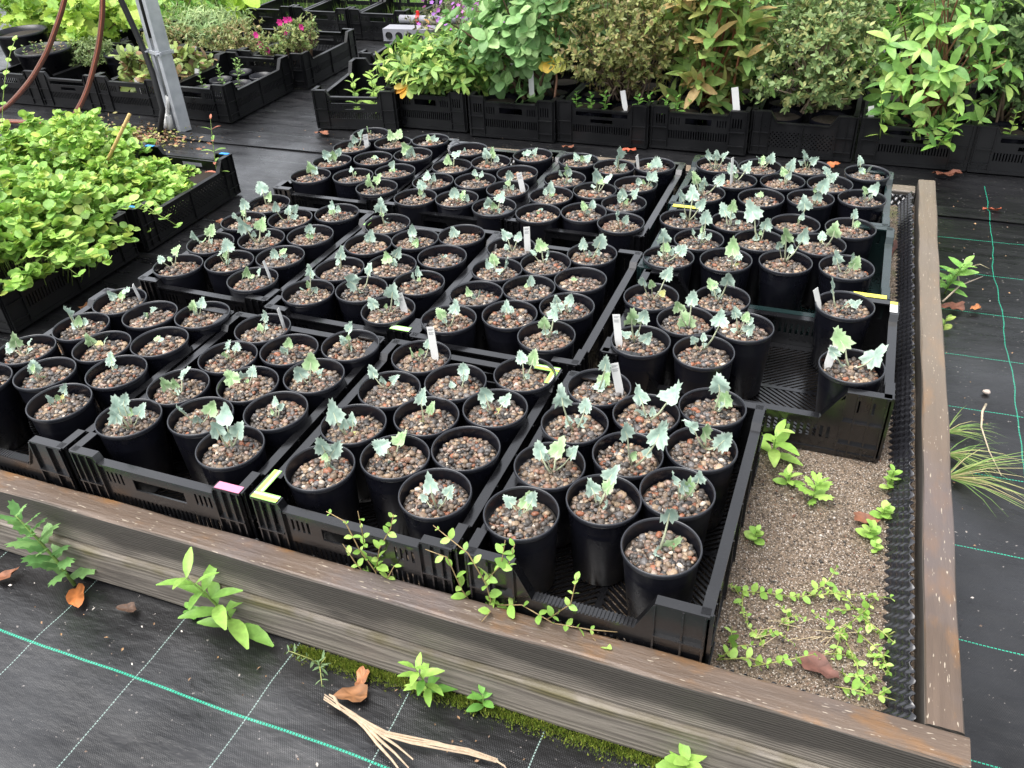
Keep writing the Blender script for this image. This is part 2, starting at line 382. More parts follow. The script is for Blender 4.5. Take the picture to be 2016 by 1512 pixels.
OV = np.array([(1, 0, 0), (-1, 0, 0), (0, 1, 0), (0, -1, 0), (0, 0, 1), (0, 0, -1)], float); OF = np.array([(0, 2, 4), (2, 1, 4), (1, 3, 4), (3, 0, 4), (2, 0, 5), (1, 2, 5), (3, 1, 5), (0, 3, 5)])
for k in range(5200):
    yy = rg.uniform(-.02, .66) if k < 4300 else rg.uniform(.6, 2.0); xx = rg.uniform(-.36, -.03) if k < 4300 else rg.uniform(-.13, -.05)
    s_ = rg.uniform(.0009, .0022) if rg.uniform() < .93 else rg.uniform(.0022, .004)
    GV_.append((OV + rg.normal(0, .25, OV.shape)) * s_ + np.array([xx, yy, SZ + .001])); GF_.append(OF + 6 * k)
    GC_.append(np.tile(np.array([(.10, .08, .065), (.20, .16, .12), (.32, .27, .22), (.50, .45, .40), (.05, .045, .04), (.22, .11, .07)][int(rg.choice(6, p=[.25, .25, .2, .12, .13, .05]))]), (6, 1)))
o = link('sand_grit', npmesh('sand_grit', np.concatenate(GV_), np.concatenate(GF_), np.concatenate(GC_), MAT['gravel'], True), kind='stuff'); tag(o, 'coarse grit scattered over the bare sand', 'grit')

# ------------------------------------------------------------------ stacking trays and crates
def prof_eval(prof, u):
    for (a, za), (b_, zb) in zip(prof, prof[1:]):
        if a <= u <= b_: return za + (zb - za) * (u - a) / (b_ - a) if b_ > a else zb
    return prof[-1][1]
def wall(mb, T, L, prof, holes, th=.0035, fw=.019, fth=.004):
    us = sorted(set([round(q, 4) for q in [0, L] + [h for H_ in holes for h in H_[:2]] + [q[0] for q in prof]]))
    zs = sorted(set([0] + [round(h, 4) for H_ in holes for h in H_[2:]])) + [9.0]
    nu, nz = len(us) - 1, len(zs) - 1
    tops = [prof_eval(prof, u) for u in us]
    def solid(i, j):
        if i < 0 or j < 0 or i >= nu or j >= nz: return False
        if zs[j] >= min(tops[i], tops[i + 1]) - 1e-5: return False
        um = (us[i] + us[i + 1]) / 2; zm = zs[j] + 1e-4 if zs[j + 1] > 5 else (zs[j] + zs[j + 1]) / 2
        return not any(h[0] < um < h[1] and h[2] < zm < h[3] for h in holes)
    for i in range(nu):
        for j in range(nz):
            if not solid(i, j): continue
            a, b_ = us[i], us[i + 1]; z0 = zs[j]; zl, zr = min(zs[j + 1], tops[i]), min(zs[j + 1], tops[i + 1])
            fr = [T(a, 0, z0), T(b_, 0, z0), T(b_, 0, zr), T(a, 0, zl)]; bk = [T(a, -th, z0), T(b_, -th, z0), T(b_, -th, zr), T(a, -th, zl)]
            fs = [(0, 1, 2, 3), (7, 6, 5, 4)]
            if not solid(i - 1, j): fs.append((0, 3, 7, 4))
            if not solid(i + 1, j): fs.append((1, 5, 6, 2))
            if not solid(i, j - 1): fs.append((0, 4, 5, 1))
            if not solid(i, j + 1): fs.append((3, 2, 6, 7))
            mb.add(fr + bk, fs)
    for (a, za), (b_, zb) in zip(prof, prof[1:]):   # flat top flange
        if b_ - a < 1e-5: continue
        mb.hexa([(a, -fw + .004, za - fth), (b_, -fw + .004, zb - fth), (a, .004, za - fth), (b_, .004, zb - fth), (a, -fw + .004, za + .0005), (b_, -fw + .004, zb + .0005), (a, .004, za + .0005), (b_, .004, zb + .0005)], T)
def slots(u0, u1, z0, z1, pitch=.0105, wdt=.0052):
    k = max(1, int((u1 - u0) / pitch)); p_ = (u1 - u0) / k
    return [(u0 + p_ * i + (p_ - wdt) / 2, u0 + p_ * i + (p_ + wdt) / 2, z0, z1) for i in range(k)]
def mesh_holes(u0, u1, z0, z1, pitch=.0085):
    k = int((u1 - u0) / pitch); r_ = int((z1 - z0) / pitch)
    return [(u0 + pitch * i + .0016, u0 + pitch * i + pitch - .0016, z0 + pitch * j + .0016, z0 + pitch * j + pitch - .0016) for i in range(k) for j in range(r_) if (i + j) % 2 == 0]
def ribs(mb, T, L, H, prof, us, zs, lug):
    for u in us:
        mb.box(u - .0016, u + .0016, -.001, .006, .004, prof_eval(prof, u) - .003, T)
    for z in zs:
        for a, b_ in ((.004, lug), (L - lug, L - .004)):
            mb.box(a, b_, -.001, .008, z - .0015, z + .0015, T)
def side_T(kind, w, l):
    hw, hl = w / 2, l / 2
    return {'front': lambda u, d, z: (-hw + u, -hl - d, z), 'back': lambda u, d, z: (hw - u, hl + d, z),
            'right': lambda u, d, z: (hw + d, -hl + u, z), 'left': lambda u, d, z: (-hw - d, hl - u, z)}[kind]
def make_side(style, L, H):
    """profile, holes, ribs of a side of length L"""
    if style == 'rail':      # raised lugs, long level rail
        lug = .060; zr = H - .016
        prof = [(0, H), (lug, H), (lug + .007, zr), (L - lug - .007, zr), (L - lug, H), (L, H)]
        holes = slots(lug + .015, L / 2 - .085, .104, .132) + slots(L / 2 + .085, L - lug - .015, .104, .132) + [(L / 2 - .062, L / 2 + .062, .098, .126)] + slots(lug + .012, L - lug - .012, .040, .074) + slots(.012, lug - .006, .108, .145, .016) + slots(L - lug + .006, L - .012, .108, .145, .016)
        rb = [.006, .022, .042, lug + .004, L - lug - .004, L - .042, L - .022, L - .006]
    elif style == 'longrail':
        lug = .060; zr = H - .013
        prof = [(0, H), (lug, H), (lug + .01, zr), (L - lug - .01, zr), (L - lug, H), (L, H)]
        holes = slots(lug + .02, L - lug - .02, .030, .058, .013, .006) + slots(lug + .02, L - lug - .02, .080, .115, .013, .006)
        rb = [.006, .03, lug, L * .33, L * .5, L * .67, L - lug, L - .03, L - .006]
    elif style == 'dip':     # deep hand dip with ribbed grip
        lug = .085; zr = H - .070
        prof = [(0, H), (lug, H), (lug + .032, zr), (L - lug - .032, zr), (L - lug, H), (L, H)]
        holes = slots(lug + .03, L - lug - .03, .030, .060)
        rb = [.006, .04, lug, L - lug, L - .04, L - .006]
    elif style == 'longdip':
        lug = .085; zr = H - .075
        prof = [(0, H), (lug, H), (lug + .045, zr), (L - lug - .045, zr), (L - lug, H), (L, H)]
        holes = slots(lug + .015, L - lug - .015, .040, .070, .0135, .0065) + slots(.016, lug - .01, .118, .148, .022, .008) + slots(L - lug + .01, L - .016, .118, .148, .022, .008)
        rb = [.006, .034, .062, lug, L - lug, L - .062, L - .034, L - .006]
    elif style == 'handle':  # background crates: hexagonal handle hole under a rail
        lug = .072; zr = H - .022
        prof = [(0, H), (lug, H), (lug + .012, zr), (L - lug - .012, zr), (L - lug, H), (L, H)]
        holes = [(L / 2 - .055, L / 2 + .055, .112, .138)] + slots(.02, lug - .008, .110, .150) + slots(L - lug + .008, L - .02, .110, .150) + slots(lug + .01, L / 2 - .075, .108, .138) + slots(L / 2 + .075, L - lug - .01, .108, .138) + slots(lug + .004, L - lug - .004, .048, .084)
        rb = [.006, lug, L - lug, L - .006]
    elif style == 'hook':    # smooth corner, dip with second slot
        lug = .066; zr = H - .030
        prof = [(0, H), (lug, H), (lug + .018, zr), (L - lug - .018, zr), (L - lug, H), (L, H)]
        holes = [(L / 2 - .050, L / 2 + .050, .094, .110), (lug + .02, L - lug - .02, .122, .140)] + slots(lug + .006, L - lug - .006, .050, .082)
        rb = [.006, lug, L - lug, L - .006]
    elif style == 'lattice':
        lug = .07; zr = H - .045
        prof = [(0, H), (lug, H), (lug + .03, zr), (L - lug - .03, zr), (L - lug, H), (L, H)]
        holes = mesh_holes(lug + .004, L * .5 - .004, .034, .108) + mesh_holes(L * .5 + .004, L - lug - .004, .034, .108)
        rb = [.006, .034, lug, L * .5, L - lug, L - .034, L - .006]
    elif style == 'panel':
        lug = .07; zr = H - .05
        prof = [(0, H), (lug, H), (lug + .03, zr), (L - lug - .03, zr), (L - lug, H), (L, H)]
        holes = slots(lug + .01, L / 2 - .01, .05, .09, .012, .005) + slots(L / 2 + .01, L - lug - .01, .05, .09, .012, .005)
        rb = [.006, lug, L * .5, L - lug, L - .006]
    return prof, holes, rb, lug
TRAYMESH = {}
def tray_meshes(key, w, l, H, short, long_, mat):
    if key in TRAYMESH: return TRAYMESH[key]
    out = []
    for kind in ('front', 'back', 'right', 'left'):
        L = w if kind in ('front', 'back') else l
        style = short if kind in ('front', 'back') else long_
        prof, holes, rb, lug = make_side(style, L, H)
        T = side_T(kind, w, l); mb = MB()
        wall(mb, T, L, prof, holes)
        ribs(mb, T, L, H, prof, rb, (.036, .094), lug)
        mb.box(.0, L, -.0008, .003, 0, .012, T)
        if style in ('dip',):
            u = lug + .036
            while u < L - lug - .036:
                mb.box(u, u + .003, -.0145, .0035, H - .070, H - .0665, T); u += .0065
        out.append(('short_side' if kind in ('front', 'back') else 'long_side', mb.mesh('side', mat)))
    fl = MB(); zt, zb = .008, .003
    hw, hl = w / 2 - .004, l / 2 - .004
    fl.box(-hw, hw, -hl, -hl + .02, zb, zt); fl.box(-hw, hw, hl - .02, hl, zb, zt)
    fl.box(-hw, -hw + .02, -hl + .02, hl - .02, zb, zt); fl.box(hw - .02, hw, -hl + .02, hl - .02, zb, zt)
    fl.box(-.006, .006, -hl + .02, hl - .02, zb, zt + .001); fl.box(-hw + .02, -.006, -.006, .006, zb, zt + .001); fl.box(.006, hw - .02, -.006, .006, zb, zt + .001)
    k = -1.4
    ang = R(38)
    for sx in (-1, 1):
        for sy in (-1, 1):
            x0, x1 = .006, hw - .02; y0, y1 = .006, hl - .02
            c_ = 0.0
            d = np.array([math.cos(ang), math.sin(ang)])
            s_ = -x1 * math.sin(ang) + .004
            while s_ < y1 * math.cos(ang):
                # line: -x sin + y cos = s_
                pts = []
                for x in (x0, x1):
                    y = (s_ + x * math.sin(ang)) / math.cos(ang)
                    if y0 <= y <= y1: pts.append((x, y))
                for y in (y0, y1):
                    x = (y * math.cos(ang) - s_) / math.sin(ang)
                    if x0 < x < x1: pts.append((x, y))
                if len(pts) >= 2:
                    (xa, ya), (xb, yb) = pts[0], pts[-1]
                    nx, ny = -d[1] * .0028, d[0] * .0028
                    if math.hypot(xb - xa, yb - ya) > .012:
                        q = [(xa - nx, ya - ny), (xb - nx, yb - ny), (xa + nx, ya + ny), (xb + nx, yb + ny)]
                        fl.hexa([(sx * a, sy * b_, zb) for a, b_ in q] + [(sx * a, sy * b_, zt) for a, b_ in q])
                s_ += .0105
    out.append(('floor', fl.mesh('floor', mat)))
    TRAYMESH[key] = out; return out
def place_tray(name, key, w, l, H, short, long_, mat, loc, rotz, label, cat, group, skip=()):
    t = thing(name, label, cat, loc, rotz, group)
    for nm, me in tray_meshes(key, w, l, H, short, long_, mat): link(nm, me, t)
    return t
TH = .166
TRAYS = {  # centre x, y, kind
 13: (-.535, .2575, 'dip'), 12: (-.967, .26, 'rail'), 11: (-1.401, .26, 'rail'), 10: (-1.827, .26, 'dip'),
 9: (-.937, .85, 'rail'), 8: (-1.352, .865, 'rail'), 7: (-1.777, .895, 'rail'),
 3: (-.960, 1.51, 'rail'), 2: (-1.375, 1.52, 'rail'), 1: (-1.783, 1.54, 'rail'),
 6: (-.395, .840, 'wide'), 5: (-.417, 1.255, 'wide_green'), 4: (-.430, 1.670, 'wide_green')}
WHERE = {13: 'tray beside bare sand', 12: 'lime taped front tray', 11: 'pink taped front tray', 10: 'outer end front tray', 9: 'middle tray behind lime tape', 8: 'middle tray behind pink tape', 7: 'middle tray by leafy crate', 6: 'half empty tray', 5: 'green tray with yellow tape', 4: 'green corner tray', 3: 'back tray touching green trays', 2: 'back tray between two others', 1: 'back tray nearest steel post'}
TLAB = {13: 'black tray with dipped ribbed ends beside the bare weedy sand', 12: 'black tray with lime-striped tape on its corners behind the front timber',
 11: 'black tray with a pink tape patch behind the front timber', 10: 'black dip-ended tray at the outer end of the front rank',
 9: 'black tray of the middle rank behind the lime-taped tray', 8: 'black tray of the middle rank with a pale striped tape corner', 7: 'black tray of the middle rank next to the leafy crate',
 6: 'half-empty black tray showing its slotted floor by the side timber', 5: 'dark green tray with yellow tape on one corner', 4: 'dark green tray in the far corner of the timber frame',
 3: 'black back-rank tray touching the dark green trays', 2: 'black back-rank tray, the middle one of three', 1: 'black back-rank tray nearest the steel post'}
TOBJ = {}
for k, (x, y, kd) in TRAYS.items():
    z = SZ + .002
    if kd.startswith('wide'):
        TOBJ[k] = place_tray('plastic_tray', kd, .605, .405, TH, 'longdip', 'rail', MAT['tray_green' if 'green' in kd else 'tray'], (x, y, z), 0, TLAB[k], 'tray', 'seedling trays on the sand bed')
    else:
        TOBJ[k] = place_tray('plastic_tray', kd, .408, .562, TH, 'dip' if kd == 'dip' else 'rail', 'longrail', MAT['tray'], (x, y, z), R(random.uniform(-.5, .5)), TLAB[k], 'tray', 'seedling trays on the sand bed')
# coloured tape stuck on tray corners
def tape(tr, x0, x1, y0, y1, mats, along):
    z = TH + .0012
    kk = len(mats)
    for i, m_ in enumerate(mats):
        mb = MB()
        if along == 'x': a = y0 + (y1 - y0) * i / kk; b_ = y0 + (y1 - y0) * (i + 1) / kk; mb.box(x0, x1, a, b_, z, z + .0008)
        else: a = x0 + (x1 - x0) * i / kk; b_ = x0 + (x1 - x0) * (i + 1) / kk; mb.box(a, b_, y0, y1, z, z + .0008)
        link('tape', mb.mesh('tape', MAT[m_]), TOBJ[tr])
LS = ['lime_tape', 'yellow_tape', 'lime_tape', 'white', 'lime_tape']
tape(12, -.203, -.148, -.284, -.266, LS, 'x'); tape(12, -.2035, -.1865, -.265, -.205, LS, 'y')
tape(12, .148, .203, .266, .284, LS, 'x'); tape(12, .1865, .2035, .222, .265, LS, 'y')
tape(11, .148, .203, -.284, -.266, ['pink_tape'], 'x')
tape(8, .150, .200, -.284, -.266, ['lime_tape', 'white', 'lime_tape', 'white', 'lime_tape'], 'x')
tape(5, .225, .300, -.206, -.189, ['yellow_tape'], 'x'); tape(5, -.302, -.225, .189, .206, ['yellow_tape'], 'x')
tape(6, .2865, .303, .150, .185, ['white'], 'y'); tape(6, .2865, .303, .186, .2, ['yellow_tape'], 'y')
tape(8, -.203, -.187, .215, .265, ['lime_tape', 'yellow_tape', 'lime_tape'], 'y')

# ------------------------------------------------------------------ pots, gravel, seedlings
POT_H = .170; RIM = .0672
def pot_mesh(scale_r=1, h=POT_H, name='pot', seg=44):
    mb = MB(); s = scale_r
    mb.lathe([(.002, .002), (.048 * s, .002), (.050 * s, 0), (.0525 * s, .003), (.0638 * s, h - .010)], seg)
    mb.lathe([(.0615 * s, h - .045), (.0634 * s, h - .006)], seg)
    return mb.mesh(name, MAT['pot'], True)
def rim_mesh(scale_r=1, h=POT_H, seg=44):
    mb = MB(); s = scale_r
    mb.lathe([(.0636 * s, h - .012), (.0660 * s, h - .0105), (.0670 * s, h - .007), (.0672 * s, h - .003), (.0664 * s, h - .0004), (.0652 * s, h), (.0640 * s, h - .001), (.0633 * s, h - .005)], seg)
    return mb.mesh('rim', MAT['rim'], True)
POTME = pot_mesh(); RIMME = rim_mesh()
def ico():
    t = (1 + 5 ** .5) / 2
    v = [(-1, t, 0), (1, t, 0), (-1, -t, 0), (1, -t, 0), (0, -1, t), (0, 1, t), (0, -1, -t), (0, 1, -t), (t, 0, -1), (t, 0, 1), (-t, 0, -1), (-t, 0, 1)]
    f = [(0, 11, 5), (0, 5, 1), (0, 1, 7), (0, 7, 10), (0, 10, 11), (1, 5, 9), (5, 11, 4), (11, 10, 2), (10, 7, 6), (7, 1, 8), (3, 9, 4), (3, 4, 2), (3, 2, 6), (3, 6, 8), (3, 8, 9), (4, 9, 5), (2, 4, 11), (6, 2, 10), (8, 6, 7), (9, 8, 1)]
    v = [np.array(q) / np.linalg.norm(q) for q in v]; cache = {}; nf = []
    def midp(a, b_):
        k = (min(a, b_), max(a, b_))
        if k not in cache: q = v[a] + v[b_]; v.append(q / np.linalg.norm(q)); cache[k] = len(v) - 1
        return cache[k]
    for a, b_, c_ in f:
        x, y, z = midp(a, b_), midp(b_, c_), midp(c_, a); nf += [(a, x, z), (b_, y, x), (c_, z, y), (x, y, z)]
    return np.array(v), np.array(nf)
IV, IF = ico()
PAL = np.array([(.040, .037, .035), (.060, .052, .046), (.095, .080, .068), (.14, .105, .080), (.20, .145, .100), (.19, .105, .070), (.30, .215, .140), (.25, .10, .055), (.42, .36, .29), (.13, .12, .115), (.27, .19, .15)])
PW = np.array([.12, .15, .15, .14, .11, .08, .09, .04, .04, .06, .05]); PW /= PW.sum()
def rotm(rg):
    q = rg.normal(size=4); q /= np.linalg.norm(q); a, b_, c_, d = q
    return np.array([[1 - 2 * (c_ * c_ + d * d), 2 * (b_ * c_ - a * d), 2 * (b_ * d + a * c_)], [2 * (b_ * c_ + a * d), 1 - 2 * (b_ * b_ + d * d), 2 * (c_ * d - a * b_)], [2 * (b_ * d - a * c_), 2 * (c_ * d + a * b_), 1 - 2 * (b_ * b_ + c_ * c_)]])
def gravel_mesh(seed):
    rg = np.random.default_rng(seed); Vs, Fs, Cs = [], [], []; o = 0
    pts = []
    sx = .0084
    tilt = rg.uniform(0, 6.28)
    for i in range(-9, 10):
        for j in range(-9, 10):
            x = (i + (j % 2) * .5) * sx + rg.uniform(-.0022, .0022); y = j * sx * .87 + rg.uniform(-.0022, .0022)
            if x * x + y * y < .0578 ** 2: pts.append((x, y, 0))
    base_n = len(pts)
    for _ in range(95):
        a = rg.uniform(0, 6.28); r_ = .053 * math.sqrt(rg.uniform()); pts.append((r_ * math.cos(a), r_ * math.sin(a), 1))
    for x, y, lay in pts:
        s = rg.uniform(.0036, .0060) if rg.uniform() < .82 else rg.uniform(.0060, .0080)
        rr_ = math.hypot(x, y); lim = .0605 - s * 1.25
        if rr_ > lim: x *= lim / rr_; y *= lim / rr_
        sc = np.array([rg.uniform(.75, 1.25), rg.uniform(.75, 1.15), rg.uniform(.5, .85)]) * s
        v = IV + rg.normal(0, .09, IV.shape); a = rg.uniform(0, 6.28)
        v = np.sign(v) * np.abs(v) ** .85
        v = v * sc; ca_, sa_ = math.cos(a), math.sin(a)
        rt = np.array([[ca_, -sa_, 0], [sa_, ca_, 0], [0, 0, 1]]); tl = rg.normal(0, .28, 2)
        rx = np.array([[1, 0, 0], [0, math.cos(tl[0]), -math.sin(tl[0])], [0, math.sin(tl[0]), math.cos(tl[0])]])
        ry = np.array([[math.cos(tl[1]), 0, math.sin(tl[1])], [0, 1, 0], [-math.sin(tl[1]), 0, math.cos(tl[1])]])
        v = v @ (rt @ rx @ ry).T
        r2 = (x * x + y * y) / .058 ** 2
        z = .1425 + .0045 * (1 - r2) + rg.uniform(-.001, .0015) + lay * .0042 + math.cos(math.atan2(y, x) - tilt) * math.sqrt(r2) * .003
        Vs.append(v + np.array([x, y, z])); Fs.append(IF + o); o += len(v)
        col = PAL[rg.choice(len(PAL), p=PW)] * rg.uniform(.8, 1.25)
        Cs.append(np.clip(np.tile(col, (len(v), 1)) * rg.uniform(.88, 1.12, (len(v), 1)), 0, 1))
    th_ = np.linspace(0, 2 * np.pi, 25)[:-1]   # dark compost under the stones
    dv = np.concatenate([[[0, 0, .1425]], np.stack([.0612 * np.cos(th_), .0612 * np.sin(th_), np.full(24, .1405)], 1)])
    df = np.array([(0, 1 + i, 1 + (i + 1) % 24) for i in range(24)])
    Vs.append(dv); Fs.append(df + o); Cs.append(np.tile((.02, .016, .012), (25, 1)))
    return npmesh('gravel', np.concatenate(Vs), np.concatenate(Fs), np.concatenate(Cs), MAT['gravel'], True)
GRAVEL = [gravel_mesh(100 + i) for i in range(8)]

LEAFCOL = {'b': ((.31, .43, .355), (.54, .64, .54)), 'g': ((.30, .46, .22), (.54, .66, .42)), 'y': ((.50, .50, .18), (.62, .60, .34))}
def holly_leaf(mb, base, cen, Ln, kind, rg, petiole=True):
    """toothed, lobed sea-holly blade of length Ln centred at cen with a stalk to base"""
    base = Vector(base); cen = Vector(cen)
    ax = (cen - base); hgt = ax.length
    out = Vector((ax.x, ax.y, 0))
    axis = (ax.normalized() * 1.0 + Vector((-.08, .24, rg.uniform(.0, .35))) + Vector(rg.normal(0, .20, 3))).normalized()
    tocam = Vector(CAM) - Vector((-.9, .8, .3)); tocam.normalize()
    nrm = tocam * .65 + Vector((0, 0, .45)) - out * 4 * rg.uniform(0, 1) + Vector(rg.normal(0, .27, 3))
    nrm = (nrm - axis * nrm.dot(axis))
    if nrm.length < .1: nrm = axis.orthogonal()
    nrm.normalize(); side = axis.cross(nrm)
    wd = Ln * rg.uniform(.66, .95); c0, c1 = LEAFCOL[kind]
    tone = rg.uniform(.85, 1.15); c0 = tuple(min(1, q * tone) for q in c0)
    fold = rg.uniform(.15, .6); curl = rg.uniform(-.5, .9); wav = rg.uniform(.05, .13); wph = rg.uniform(0, 6.28)
    nt_ = int(rg.integers(10, 15)) if Ln > .02 else 7   # number of teeth
    ph = rg.uniform(0, 6.28); lobes = rg.uniform(.04, .14)
    vs, cs, fs = [], [], []
    def P(x, y):   # blade coordinates: y 0..1 base to tip
        z = fold * abs(x) * .7 + curl * (y - .45) ** 2 * .8 + wav * math.sin(9 * (x + y) + wph) * min(1, 2 * math.hypot(x, y - .42)) - rg.normal(0, .006)
        return cen + side * (x * wd) + axis * ((y - .5) * Ln) + nrm * (z * Ln)
    N = nt_ * 2
    vs.append(P(0, .42)); cs.append(c0)
    for ringk, f_ in ((0, .55), (1, 1.0)):
        for i in range(N + 1):
            a = -math.pi * .86 + 2 * math.pi * .86 * i / N     # angle from tip direction
            r_ = .50 + lobes * math.cos(3 * a + .2 * math.sin(ph)) - .06 * math.cos(a)
            if ringk == 1: r_ *= (1.12 if i % 2 == 0 else .91) + rg.uniform(-.05, .05)
            else: r_ *= rg.uniform(.97, 1.03)
            x = math.sin(a) * r_ * f_; y = .42 + math.cos(a) * r_ * f_ * 1.05
            vs.append(P(x, y)); cs.append(c0 if ringk == 0 else tuple((p_ * .35 + q * .65) for p_, q in zip(c0, c1)))
    for i in range(N):
        fs.append((0, 1 + i, 2 + i)); o = 1 + N + 1
        fs.append((1 + i, o + i, o + i + 1, 2 + i))
    jb = len(vs); vs.append(P(0, .0)); cs.append(c1)
    fs += [(0, jb, 1), (0, 1 + N, jb), (1, jb, 2 + N), (1 + N, 2 + N + N, jb)]
    o = len(mb.v); mb.v.extend([tuple(q) for q in vs]); mb.f.extend([tuple(i + o for i in f) for f in fs]); mb.c.extend(cs)
    # midrib and stalk
    st = P(0, .02); pc = (.52, .56, .38)
    m_ = base.lerp(st, .55) + Vector((0, 0, -.08 * (st - base).length)) + out * .05
    if petiole:
        r0 = max(.0011, min(.0021, Ln * .05))
        mb.tube([base - Vector((0, 0, .004)), m_, st, P(0, .4)], [r0 * 1.25, r0, r0 * .75, r0 * .3], 6, pc)
